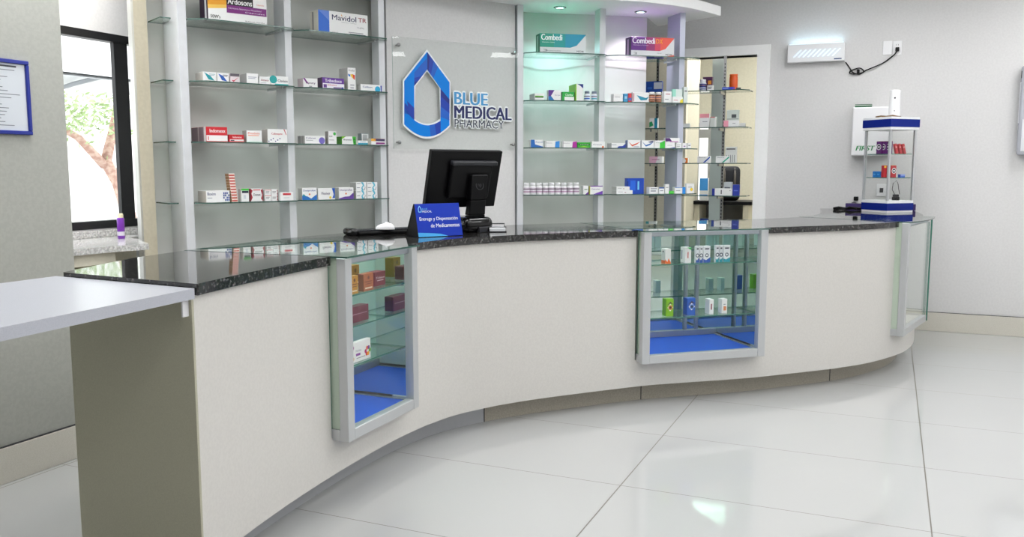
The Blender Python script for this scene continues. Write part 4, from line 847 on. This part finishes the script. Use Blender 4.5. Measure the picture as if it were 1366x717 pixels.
mb.text('BLUE', .15*tw,.80*hgt,.27*tw,.85*hgt,.0006, card((90,170,230)), SL, .004); mb.text('MEDICAL', .15*tw,.72*hgt,.36*tw,.78*hgt,.0006, card((225,235,245)), SL, .004)
pts = [(0,0),(.66,.0),(.5,.07),(.3,.1),(.0,.13)]; mb.add([(x*tw,y*hgt,.0006) for x, y in pts], [(0,1,2,3,4)], card((50,160,225)), False, SL)
for a, b in (((.07,.84),(.1,.92)),((.1,.92),(.13,.84)),((.13,.84),(.13,.74)),((.13,.74),(.07,.74)),((.07,.74),(.07,.84))):
    dx, dy_ = b[0]-a[0], b[1]-a[1]; l_ = math.hypot(dx*tw, dy_*hgt); ox, oy = -dy_*hgt/l_*.0022/tw, dx*tw/l_*.0022/hgt
    mb.add([((a[0]+ox)*tw,(a[1]+oy)*hgt,.0006),((b[0]+ox)*tw,(b[1]+oy)*hgt,.0006),((b[0]-ox)*tw,(b[1]-oy)*hgt,.0006),((a[0]-ox)*tw,(a[1]-oy)*hgt,.0006)], [(0,1,2,3)], card((120,190,240)), False, SL)
mb.build('front_face', ts)
mb = MB(); V = [(0,dpt,.003),(tw,dpt,.003),(tw,lean+.006,hgt),(0,lean+.006,hgt),(0,dpt+.006,.003),(tw,dpt+.006,.003),(tw,lean+.012,hgt),(0,lean+.012,hgt)]
mb.add(V, [(0,1,2,3),(7,6,5,4),(0,4,5,1),(1,5,6,2),(2,6,7,3),(3,7,4,0)], blk); mb.build('back_face', ts)
mb = MB(); mb.add([(.002,.006,.004),(.002,dpt,.004),(.002,lean+.008,hgt-.001)], [(0,1,2)], blk); mb.add([(tw-.002,.006,.004),(tw-.002,dpt,.004),(tw-.002,lean+.008,hgt-.001)], [(0,1,2)], blk)
mb.box((0,0,0),(tw,dpt+.006,.003), blk); mb.build('side_and_base', ts)

# monitor seen from behind
vr = Vector((math.cos(YAW), math.sin(YAW)))
base = at(627, 308.5); wd = Vector((.485,.876)).normalized(); fn = Vector((-wd.y, wd.x))
mo = empty('computer_monitor', (base.x, base.y, ZT), math.atan2(wd.y, wd.x), 'black flat computer monitor seen from behind on the granite counter', 'monitor')
# local x = along the screen (to the right), local +y = towards the clerk, screen side
cB, zlow = cross_line(611.5, 276, base, base+wd); 
TI = math.radians(15); cx = (cB-base).dot(wd)
PM = Matrix.Translation((cx, -.01, zlow-ZT)) @ Matrix.Rotation(TI, 4, 'X')
(lq, _), (rq, _) = cross_line(565.5, 276, base, base+wd), cross_line(658, 276, base, base+wd)
mw = (rq-lq).length; mh = .335
mb = MB(); mb.bbox((-mw/2, -.012, 0), (mw/2, .022, mh), M_BLACK, .005, 2, PM); mb.build('panel', mo)
mb = MB(); mb.box((-mw/2+.015,.0222,.02),(mw/2-.015,.0228,mh-.02), mat('screen_glass', (10,12,16), .1), PM); mb.build('screen', mo)
mb = MB(); mb.bbox((-mw*.24, -.045, mh*.18), (mw*.46-.06, -.011, mh*.80), M_BLACK, .012, 3, PM); mb.bbox((-mw*.24, -.05, mh*.76), (mw*.40, -.012, mh*.84), M_DARK, .008, 3, PM); mb.build('rear_housing', mo)
mb = MB()
neck = [(-.02,-.135,zlow-ZT+.185),(-.02,-.115,zlow-ZT+.04),(-.02,-.105,.10),(-.025,-.08,.05)]
for i in range(3):
    a, b = neck[i], neck[i+1]; w = (.056,.054,.056,.075)[i]; w1 = (.056,.054,.056,.075)[i+1]
    V = [(a[0]-w,a[1],a[2]),(a[0]+w,a[1],a[2]),(a[0]+w,a[1]+.04,a[2]),(a[0]-w,a[1]+.04,a[2]),(b[0]-w1,b[1],b[2]),(b[0]+w1,b[1],b[2]),(b[0]+w1,b[1]+.05,b[2]),(b[0]-w1,b[1]+.05,b[2])]
    mb.add(V, [(0,1,2,3),(7,6,5,4),(0,4,5,1),(1,5,6,2),(2,6,7,3),(3,7,4,0)], M_BLACK)
neck_o = mb.build('neck', mo, bevel=.006)
mb = MB(); mt = XZ.copy(); mt.translation = Vector((0,-.077,zlow-ZT+.12)); 
mb.lathe([(.024,-.0005),(.0265,-.0005),(.0265,.0015),(.024,.0015),(.024,-.0005)], M_DARK, 32, Matrix.Translation((-.02,-.1285,zlow-ZT+.125)) @ Matrix.Rotation(math.pi/2-.137,4,'X'))
mb.text('hp', -.013, -.014, .013, .016, 0, M_DARK, Matrix.Translation((-.02,-.129,zlow-ZT+.125)) @ Matrix.Rotation(-.137,4,'X') @ XZ, .01); mb.build('badge', neck_o)
mb = MB(); mb.bbox((-.115,-.13,.0),(.085,.13,.088), M_BLACKG, .036, 5, smooth=True); mb.build('base', mo)
mb = MB(); mb.bbox((-.03,-.14,.0),(.03,-.11,.032), M_DARK, .004, 2); mb.build('foot', mo)

# keyboard with mouse
kp = at(508, 312); kd = Vector((.50,.86)).normalized()
kb = empty('keyboard', (kp.x, kp.y, ZT), math.atan2(kd.y, kd.x), 'black keyboard lying on the counter left of the tent sign', 'keyboard')
mb = MB(); mb.bbox((-.17,-.075,0),(.24,.075,.022), M_BLACK, .009, 3, smooth=True); kbody = mb.build('body', kb)
mb = MB()
for r in range(5):
    for c in range(16): mb.box((-.155+c*.0235,-.058+r*.0235,.022),(-.135+c*.0235,-.038+r*.0235,.028), M_DARK)
tag(mb.build('keys', kbody), kind='stuff')
mb = MB(); mb.bbox((-.21,-.07,0),(-.165,.06,.04), M_BLACKG, .018, 4, smooth=True); mb.build('wrist_rest', kb)
mp = at(514, 313)
ms = empty('computer_mouse', (mp.x, mp.y, ZT+.0285), .3, 'white computer mouse resting on the black keyboard', 'mouse')
mb = MB(); V = []; Fs = []
for i in range(9):
    th = math.pi/2*i/8
    for k in range(24):
        a = 2*math.pi*k/24; V.append((.055*math.cos(a)*math.cos(th), .031*math.sin(a)*math.cos(th)**.8, .003+.034*math.sin(th)*(1+.15*math.cos(a))))
V += [(.055*math.cos(2*math.pi*k/24), .031*math.sin(2*math.pi*k/24), 0) for k in range(24)]
for i in range(8):
    for k in range(24): Fs.append((i*24+k, i*24+(k+1)%24, (i+1)*24+(k+1)%24, (i+1)*24+k))
for k in range(24): Fs.append((9*24+k, 9*24+(k+1)%24, (k+1)%24, k))
Fs.append(tuple(range(9*24,10*24))[::-1])
mb.add(V, Fs, M_WHITEP, True); mb.build('shell', ms)
mb = MB(); mt = Matrix.Translation((.024,0,.033)) @ Matrix.Rotation(math.pi/2,4,'X'); mb.lathe([(0,-.004),(.007,-.004),(.007,.004),(0,.004)], M_DARK, 14, mt); mb.build('wheel', ms)
# card holder
cp_ = at(663, 309.5)
ch = empty('card_holder', (cp_.x, cp_.y, ZT), .55, 'small wire holder filled with white cards beside the monitor', 'card holder')
mb = MB(); mb.tube([(-.05,-.03,.003),(.05,-.03,.003),(.05,-.03,.03),(-.05,-.03,.03),(-.05,-.03,.003)], .003, M_DARK); mb.tube([(-.05,-.03,.003),(-.05,.05,.003),(-.05,.05,.045),(.05,.05,.045),(.05,.05,.003),(.05,-.03,.003)], .003, M_DARK); mb.build('wire_frame', ch)
mb = MB(); mb.bbox((-.045,-.026,.006),(.045,.045,.026), card((236,238,242)), .002, 1, Matrix.Rotation(.15,4,'X')); tag(mb.build('cards', ch), 'stack of white cards')

# --------------------------------------------------- items in counter cases
def cput(ci, si, lab, uL, uR, vT, base, decor=(), side=6, o=.11, **k):
    root, A, e, Wd, rz = CASE[ci]; n = Vector((-e.y, e.x)); ln = (A+n*o, A+n*o+e)
    z = CASE_SH[ci][si]; pm, _ = cross_line((uL+uR)/2, 400, *ln); el = math.atan((EYE-z)/pm.length)
    uu = (uL+uR)/2; d = ray(uu, 0); vs = None
    lo, hi = 200, 700
    for _ in range(40):
        m = (lo+hi)/2; q, zz = cross_line(uL, m, *ln)
        if zz > z: lo = m
        else: hi = m
    return place_carton(lab, ln, z, lo, uL, uR, vT, side, base, decor, group='cartons in the counter cases', **k)
K1=(196,140,50); K2=(168,96,58); K3=(128,54,66)
kd_ = lambda c: [R_(.15,.5,.85,.55,c),R_(.2,.38,.8,.42,c),R_(.15,.12,.85,.2,(230,214,190)),D_(.5,.75,.1,c)]
cput(0,1,'mustard yellow carton, front left on upper shelf of left counter case',468.5,478,369,K1,kd_((120,70,30)),side=6,o=.08,sidec=(170,120,50))
cput(0,1,'copper brown carton on upper shelf of left counter case',485,498.5,366,K2,kd_((110,50,30)),side=7,o=.08,sidec=(130,70,44))
cput(0,1,'maroon carton with white lettering, upper shelf of left counter case',500,514.5,364,K3,[T_(.1,.5,.9,.66,(240,220,225),'Tribion',0),R_(.2,.36,.8,.42,(220,190,196))],side=0,o=.12)
cput(0,1,'ochre carton behind the mustard one in left counter case',468.5,480,355,(160,120,40),kd_((110,80,30)),side=0,o=.22)
cput(0,0,'white carton with colourful flowers, lower shelf of left counter case',469,495,459,WH,[T_(.22,.5,.5,.62,(130,130,150),'Nailex',0),R_(.22,.3,.45,.42,(130,50,150)),R_(.25,.16,.7,.2,GY)]+[D_(.78+.1*(i%3)-.02*i,.25+.15*(i//2),.1,c) for i,c in enumerate([(220,60,50),(240,160,40),(100,170,50),(200,50,120),(230,90,40),(120,60,140)])]+[D_(.06,.75,.1,(170,50,150)),D_(.06,.2,.1,(230,180,40))],side=4,o=.09)
cput(0,0,'long maroon carton on the small middle shelf of left counter case',469,493,418,(122,48,72),[R_(.1,.5,.9,.56,(190,140,160))],side=0,o=.2,zb=.722,hh=.075)
cput(1,1,'white carton with orange flame foot, upper shelf of middle counter case',887,895,332.5,WH,[P_([(0,.3),(.4,.1),(.6,.35),(1,.05),(1,0),(0,0)],(240,110,40))],side=5,o=.11,sdecor=[(0,0,1,.2,(240,110,40)),(.3,.75,.6,.85,DK)])
cput(1,1,'white carton with green corner, upper shelf of middle counter case',913.5,922,330.5,WH,[P_([(.3,1),(1,1),(1,.82)],(60,190,90)),R_(.4,.3,.55,.7,(200,80,60))],side=6,o=.11,sdecor=[(.2,.2,.4,.8,(100,110,140))])
LR = ['leftmost','middle','rightmost']
for k in range(3): cput(1,1,'%s of three white cartons with blue foot and drop emblem, upper shelf' % LR[k],[928,933,938][k],[932.5,937.5,947.5][k],328.5,(236,238,242),[P_([(0,0),(1,0),(1,.3),(.4,.12),(0,.2)],(30,80,170)),D_(.5,.42,.12,(40,60,90)),D_(.5,.42,.07,WH),R_(.2,.78,.8,.86,(60,60,80))],side=2,o=.11)
for k in range(3): cput(1,1,'%s of three white cartons with teal foot and drop emblem, upper shelf' % LR[k],[954.5,959.5,964.5][k],[959,964,974][k],327.5,(236,238,242),[P_([(0,0),(1,0),(1,.26),(.4,.12),(0,.2)],(20,150,170)),D_(.5,.42,.12,(40,60,90)),D_(.5,.42,.07,WH),R_(.2,.78,.8,.86,(60,60,80))],side=2,o=.11)
eye = lambda ring_: [P_([(.2,.5),(.55,.72),(.95,.5),(.55,.28)],(245,245,240)),D_(.58,.5,.14,ring_),D_(.58,.5,.07,(20,20,30)),P_([(.1,.62),(.55,.84),(1,.66),(.55,.74)],(60,40,30))]
cput(1,0,'lime green carton with an eye picture, lower shelf of middle counter case',888,898.5,399.5,(130,190,20),eye((200,130,30)),side=5,o=.11,sidec=(120,190,20))
cput(1,0,'royal blue carton with an eye picture, lower shelf of middle counter case',916,927.5,398.5,(20,90,190),eye((60,120,200)),side=5,o=.11,sidec=(10,80,190))
cput(1,0,'white carton with dark red print, lower shelf of middle counter case',946,952,400,WH,[R_(.3,.3,.6,.7,(130,40,60))],side=6,o=.11)
cput(1,0,'white carton with orange print, lower shelf of middle counter case',962.5,970,399.5,WH,[R_(.3,.2,.8,.5,(220,140,90)),R_(.3,.6,.7,.66,GY)],side=5,o=.11)

# --------------------------------------------------- right end of the room
def yloc(u, v, y=WY): x, z = on_y(u, v, y); return x, z
# insect light trap
x0, z0 = yloc(1050, 84, 8.42); x1, z1 = yloc(1127.5, 56, 8.42)
ft = empty('insect_light_trap', (x0, WY, z0), 0, 'white wall box with slanted lit slots and black cord', 'light trap')
tw_, th_ = x1-x0, z1-z0
mb = MB(); mb.bbox((0,-.08,0),(tw_,-.001,th_), M_WHITEP, .005, 2)
glow = mat('trap_glow', (225,245,255), .5, emit=(190,232,255), estr=.9)
for i in range(9):
    xx = .1*tw_+i*.085*tw_
    mb.add([(xx,.28*th_,.0805),(xx+.012,.28*th_,.0805),(xx+.075,.68*th_,.0805),(xx+.063,.68*th_,.0805)], [(0,1,2,3)], glow, False, XZ)
mb.box((.82*tw_,-.0808,.08*th_),(.95*tw_,-.0802,.14*th_), card((40,70,120))); hous = mb.build('housing', ft)
mb = MB(); mb.box((.03*tw_,-.07,th_+.0005),(.97*tw_,-.01,th_+.006), glow); mb.build('lamp_slot', hous)
Lg = bpy.data.lights.new('trap_tube', 'AREA'); Lg.shape = 'RECTANGLE'; Lg.size = tw_*.9; Lg.size_y = .05; Lg.energy = .25; Lg.color = (.6,.86,1)
lo = bpy.data.objects.new('trap_tube', Lg); COL.objects.link(lo); lo.parent = ft; lo.location = (tw_/2, -.04, th_+.012); lo.rotation_euler = (math.pi,0,0)
# outlet, blank plate and cord
xo, zo = yloc(1197, 64); xp, zp = yloc(1184, 64)
for x, z, lab, nm in ((xp, zp, 'blank white wall plate left of the socket', 'wall_plate'), (xo, zo, 'white wall socket plate with black plug', 'wall_socket')):
    mb = MB(); mb.bbox((x-.037, WY-.008, z-.06), (x+.037, WY-.001, z+.06), M_WHITEP, .003, 2)
    if nm == 'wall_socket':
        for s_ in (-.026,.026):
            for q_ in (-.008,.006): mb.box((x+q_, WY-.0086, z+s_-.006), (x+q_+.003, WY-.0079, z+s_+.006), M_DARK)
    tag(mb.build(nm), lab, 'socket' if nm == 'wall_socket' else 'wall plate')
mb = MB(); cpx = [(1128,83),(1133,90),(1138,97),(1146,99),(1152,95),(1147,91),(1138,93),(1133,97),(1140,99),(1150,97),(1155,94),(1165,90),(1178,84),(1188,77),(1194,72),(1197,67)]
cp3 = [(*yloc(u, v, WY-.02),) for u, v in cpx]; cp3 = [(x, WY-.012-.006*(i % 3), z) for i, (x, z) in enumerate(cp3)]
sm = []
for i in range(len(cp3)-1):
    p0 = Vector(cp3[max(i-1,0)]); p1 = Vector(cp3[i]); p2 = Vector(cp3[i+1]); p3 = Vector(cp3[min(i+2,len(cp3)-1)])
    for k in range(5): t = k/5; sm.append(.5*((2*p1)+(-p0+p2)*t+(2*p0-5*p1+4*p2-p3)*t*t+(-p0+3*p1-3*p2+p3)*t**3))
mb.tube(sm, .0055, M_BLACK, 8)
x, z = yloc(1197, 66); mb.bbox((x-.016, WY-.04, z-.02), (x+.016, WY-.009, z+.016), M_BLACK, .006, 2)
x, z = yloc(1145, 96); mb.bbox((x-.012, WY-.035, z-.02), (x+.012, WY-.01, z+.02), M_BLACK, .006, 2)
tag(mb.build('power_cord'), 'black looped cord from light trap to wall socket', 'cord')
# first aid cabinet
x0, z0 = yloc(1135, 208, 8.36); x1, z1 = yloc(1191, 142, 8.36)
fa = empty('first_aid_cabinet', (x0, WY, z0), 0, 'white metal first aid cabinet on wall behind the glass tower', 'cabinet')
cw, chh = x1-x0, z1-z0
mb = MB(); mb.bbox((0,-.14,0),(cw,-.001,chh), M_WHITEP, .006, 2); mb.build('body', fa)
mb = MB(); mb.bbox((.006,-.149,.006),(cw-.006,-.1405,chh-.006), M_WHITEP, .003, 2); mb.text('FIRST AID', .07*cw*1.2,.105*chh,.92*cw,.205*chh,.1496, card((20,130,70)), XZ @ Matrix(((1,.25,0,0),(0,1,0,0),(0,0,1,0),(0,0,0,1))), .05); mb.build('door', fa)
bkx, bkz = yloc(1152, 139, 8.38)
mb = MB(); mb.bbox((-.07,-.05,0),(.07,.05,.014), card((30,96,60)), .003, 1, Matrix.Rotation(-.0,4,'Y')); mb.box((-.067,-.047,.0145),(.067,.052,.02), card((225,228,220))); mb.bbox((-.07,-.05,.0205),(.07,.05,.026), card((30,96,60)), .002)
o = mb.build('booklet'); o.location = (bkx, 8.42, z0+chh); tag(o, 'green covered booklet on top of first aid cabinet', 'booklet')
# dispenser at right frame edge
x0, z0 = yloc(1357, 207, 8.38); x1, z1 = yloc(1357, 87, 8.38)
dp_ = empty('towel_dispenser', (x0, WY, z0), 0, 'grey translucent plastic wall dispenser at the right edge', 'dispenser')
hz = z1-z0; gp_ = mat('grey_translucent_plastic', (186,188,198), .25)
mb = MB(); mb.bbox((0,-.11,0),(.30,-.001,hz), gp_, .022, 4, smooth=True); mb.build('body', dp_)
mb = MB(); mb.bbox((-.004,-.07,hz*.36),(.004,-.05,hz*.82), mat('pale_trim', (222,224,230), .3), .002); mb.bbox((-.004,-.09,hz*.86),(.012,-.06,hz*.94), M_DARK, .002); mb.build('side_catch', dp_)
mb = MB(); mb.bbox((.02,-.118,.03),(.28,-.109,hz*.4), mat('pale_trim', (222,224,230), .3), .004); mb.build('cover', dp_)

# display tower
TB = Vector((-.02, 7.985)); vd = Vector((TB.x, TB.y)).normalized(); side = .282
tr_ = empty('display_tower', (TB.x, TB.y, ZT), math.atan2(vd.y, vd.x)-math.pi/4-math.pi/2+math.radians(90), 'small glass display tower with blue bands at right end of counter', 'display tower')
tr_.rotation_euler = (0, 0, math.atan2(vd.y, vd.x) - math.pi/4)
hs = side/2; zt = 1.862-ZT
wb = mat('white_laminate', (232,232,234), .4); nb = mat('navy_band', (6,32,126), .4, spec=.25)
def TP(name, f): mb = MB(); f(mb); return mb.build(name, tr_)
TP('plinth', lambda m: (m.bbox((-hs,-hs,0),(hs,hs,.1), wb, .002), m.box((-hs-.002,-hs-.002,.018),(hs+.002,hs+.002,.078), nb)))
TP('crown', lambda m: (m.bbox((-hs-.012,-hs-.012,zt-.105),(hs+.012,hs+.012,zt), wb, .002), m.box((-hs-.014,-hs-.014,zt-.082),(hs+.014,hs+.014,zt-.018), nb)))
for sx in (-1,1):
    for sy in (-1,1): TP('corner_post', lambda m: m.box((sx*hs-.009*(1+sx)+.0,sy*hs-.009*(1+sy),.1),(sx*hs-.009*(1+sx)+.018,sy*hs-.009*(1+sy)+.018,zt-.105), M_ALU))
for a_, b_, th in (((-hs+.018,-hs+.004,.1),(hs-.018,-hs+.008,zt-.105),1),((-hs+.018,hs-.008,.1),(hs-.018,hs-.004,zt-.105),1),((-hs+.004,-hs+.018,.1),(-hs+.008,hs-.018,zt-.105),0),((hs-.008,-hs+.018,.1),(hs-.004,hs-.018,zt-.105),0)):
    TP('glass_side', lambda m: glass_box(m, a_, b_, M_GPANE, M_EDGE, th))
for zz in (.29, .485): TP('glass_shelf', lambda m: glass_box(m, (-hs+.02,-hs+.02,zz-.006),(hs-.02,hs-.02,zz), M_SHELFG, M_EDGE, 2))
def tw_put(lx, ly, zz, w, d, h, base, lab, decor=(), rz=0, name='small_packet', lean_=0, topc=None):
    mb = carton(w, d, h, base, decor=decor, topc=topc); o = mb.build(name)
    th = tr_.rotation_euler[2]; x = TB.x+lx*math.cos(th)-ly*math.sin(th); y = TB.y+lx*math.sin(th)+ly*math.cos(th)
    o.location = (x, y, ZT+zz); o.rotation_euler = (0, lean_, th+rz); tag(o, lab, 'packet', 'packets in the display tower')
PUc = (96,30,110)
# left-front face is local -x, right-front face is local -y (camera looks along +x+y)
badge = [D_(.5,.55,.24,(235,235,235)),D_(.5,.55,.18,(40,36,60)),R_(.28,.5,.72,.6,(235,235,235))]
for k in range(3): tw_put(-.09+k*.016, .03-k*.032, .485, .055, .026, .105, PUc, ['purple packet with round white badge, foremost in tower','purple packet behind the foremost in the tower','purple packet farthest back in the tower'][k], badge, rz=-math.pi/2, topc=(230,190,40))
for k in range(3): tw_put(-.01+k*.042, -.095, .485, .024, .02, .085, (196,60,66), ['left of three leaning red sticks in the tower','middle of three leaning red sticks in the tower','right of three leaning red sticks in the tower'][k], [R_(.2,.6,.8,.75,(230,160,160))], lean_=-.3, name='small_packet')
for k in range(2): tw_put(-.095, .06-k*.042, .29, .038, .03, .05, (30,120,200), ['left small bright blue packet in the tower','right small bright blue packet in the tower'][k], [R_(.2,.4,.8,.6,(90,170,230))], rz=-math.pi/2)
for k in range(3): tw_put(-.085+k*.03, -.045-k*.018, .29, .052 if k == 2 else .03, .026, .10, (186,40,50), ['left of three red packets with yellow tops in tower','middle of three red packets with yellow tops in tower','right red packet with badge and yellow top in tower'][k], badge if k == 2 else [R_(.1,.8,.9,.95,(240,200,60))], topc=(240,200,60))
tw_put(.075, -.08, .29, .05, .03, .026, (70,110,210), 'low pale blue packet at right in the tower', [R_(0,.5,1,1,(150,170,235))])
th = tr_.rotation_euler[2]; cx_ = TB.x+.02*math.cos(th)+.07*math.sin(th); cy_ = TB.y+.02*math.sin(th)-.07*math.cos(th)
gd = empty('black_gadget', (cx_, cy_, ZT+.1), 0, 'small black device with looped cable on the tower floor', 'gadget')
mb = MB(); mb.bbox((-.03,-.02,0),(.03,.02,.03), M_BLACK, .006, 2); mb.bbox((-.025,-.018,.03),(.025,.018,.05), M_DARK, .006, 2); mb.build('body', gd)
mb = MB(); mb.tube([(-.01,0,.05),(-.03,0,.09),(-.025,0,.14),(0,0,.165),(.012,0,.14),(.02,0,.09),(.03,0,.05)], .0025, M_BLACK); mb.build('cable', gd)
# white cylinder on top of the tower
fr_ = empty('air_freshener', (TB.x+.02, TB.y, ZT+zt), 0, 'white cylindrical plastic device standing on top of the glass tower', 'air freshener')
mb = MB(); mb.lathe([(0,0),(.045,0),(.046,.01),(.041,.17),(.04,.222),(.037,.227),(0,.228)], M_WHITEP, 28); mb.build('shell', fr_)
mb = MB()
a_ = math.atan2(-TB.y, -TB.x)
for zz, r in ((.16,.007),(.055,.004)):
    mt = Matrix.Rotation(a_, 4, 'Z') @ Matrix.Translation((.0405 if zz > .1 else .0435, 0, zz)) @ Matrix.Rotation(math.pi/2, 4, 'Y'); mb.lathe([(r,0),(r,.003),(0,.0035)], M_DARK, 14, mt)
mb.build('button', fr_)
mb = MB(); mb.tube([(-.1,-.03,.006),(-.06,-.045,.012),(-.02,-.05,.008),(.03,-.05,.014),(.07,-.02,.007),(.09,.02,.007)], .0065, mat('brown_cord', (110,84,50), .6)); o = mb.build('brown_cord'); o.location = (TB.x-.02, TB.y-.02, ZT+zt); tag(o, 'brown cord lying around the white device on the tower', 'cord')
# low purple glass tray behind the tower
tx0, _ = on_y(1127.5, 280, 8.27); tx1, _ = on_y(1221.5, 280, 8.27); tz = on_y(1170, 272, 8.27)[1]
mb = MB(); mb.bbox((tx0, 8.27, ZT+.0005), (tx1, 8.33, tz), mat('dark_violet_acrylic', (70,56,110), .12), .003, 2); tag(mb.build('acrylic_block'), 'low dark violet acrylic block behind the glass tower', 'block')
# socket strip and cable tangle left of the tower
cq = at(1133, 280.5)
cb = empty('cable_bundle', (cq.x, cq.y, ZT), 0, 'black cable tangle with plug on the counter left of the tower', 'cable')
mb = MB(); pts_ = [(-.13,-.02,.012),(-.09,0,.02),(-.04,.01,.012),(.02,-.01,.02),(.08,.0,.014),(.12,.03,.02)]; mb.tube(pts_, .012, M_BLACK); mb.tube([(-.12,.0,.006),(-.1,-.04,.006),(-.05,-.05,.008),(0,-.02,.03),(.06,-.03,.01)], .006, M_BLACK); mb.build('cable', cb)
xq, zq = on_y(1142, 265, WY); 
mb = MB(); mb.bbox((xq-.02,WY-.03,zq-.018),(xq+.02,WY-.001,zq+.018), M_BLACK, .005, 2); mb.bbox((xq-.035,WY-.03,zq-.075),(xq+.005,WY-.001,zq-.035), M_BLACK, .005, 2); tag(mb.build('wall_plug'), 'pair of black plugs on back wall left of the tower', 'plug')
xq, zq = on_y(1175, 254, WY); mb = MB(); mb.bbox((xq-.035,WY-.008,zq-.055),(xq+.05,WY-.001,zq+.055), M_WHITEP, .003, 2); mb.box((xq-.01,WY-.0088,zq-.02),(xq+.02,WY-.0078,zq+.02), M_DARK); tag(mb.build('wall_socket'), 'white wall socket seen through the glass tower', 'socket')

# ------------------------------------------------------------------- lights
lamp = mat('added_panel_light', (255,255,255), .5, emit=(250,250,250), estr=10.8)
lampg = 'added ceiling light panels'
spots = [(x, y) for x in (1.5, 3.4) for y in (-.4, 2.2, 4.8, 7.3)] + [(-.1, 1.0), (-.1, 4.0), (-.2, 6.9), (-2.2, 3.3), (-1.4, 5.4), (-2.6, .3), (-3.3, 2.8), (-4.22, 3.75)]  # unseen panels, added and placed where the room needs more light
root0 = None
for i, (x, y) in enumerate(spots):
    if root0 is None:
        root0 = r = empty('added_ceiling_light', (x, y, CZ), 0)
        mb = MB(); mb.box((-.32,-.62,-.02),(.32,-.6,0), M_WHITEP); mb.box((-.32,.6,-.02),(.32,.62,0), M_WHITEP); mb.box((-.32,-.6,-.02),(-.3,.6,0), M_WHITEP); mb.box((.3,-.6,-.02),(.32,.6,0), M_WHITEP); fo = mb.build('frame', r)
        mb = MB(); mb.box((-.3,-.6,-.012),(.3,.6,-.006), lamp); do = mb.build('diffuser', r)
    else:
        r = root0.copy(); COL.objects.link(r); r.location = (x, y, CZ)
        for c in (fo, do): c2 = c.copy(); COL.objects.link(c2); c2.parent = r
    tag(r, 'added rectangular ceiling light panel, unseen, brightening the pharmacy', 'ceiling light', lampg)
r = root0.copy(); COL.objects.link(r); r.location = (-1.6, 9.6, CZ-.0); tag(r, 'added ceiling light panel, unseen, brightening the room beyond the doorway', 'ceiling light', lampg)  # added unseen panels that brighten the space behind the opening
for c in (fo, do): c2 = c.copy(); COL.objects.link(c2); c2.parent = r
r = root0.copy(); COL.objects.link(r); r.location = (-1.0, 11.0, CZ-.0); tag(r, 'added farther ceiling light panel, unseen, brightening the room beyond the doorway', 'ceiling light', lampg)
for c in (fo, do): c2 = c.copy(); COL.objects.link(c2); c2.parent = r

w = bpy.data.worlds.new('world'); S.world = w; w.use_nodes = True
bg = w.node_tree.nodes['Background']; bg.inputs[0].default_value = (.95, .98, 1, 1); bg.inputs[1].default_value = 3.2
r = root0.copy(); COL.objects.link(r); r.location = (-.75, 9.4, CZ); tag(r, 'added nearer ceiling light panel, unseen, brightening the room beyond the doorway', 'ceiling light', lampg)
for c in (fo, do): c2 = c.copy(); COL.objects.link(c2); c2.parent = r
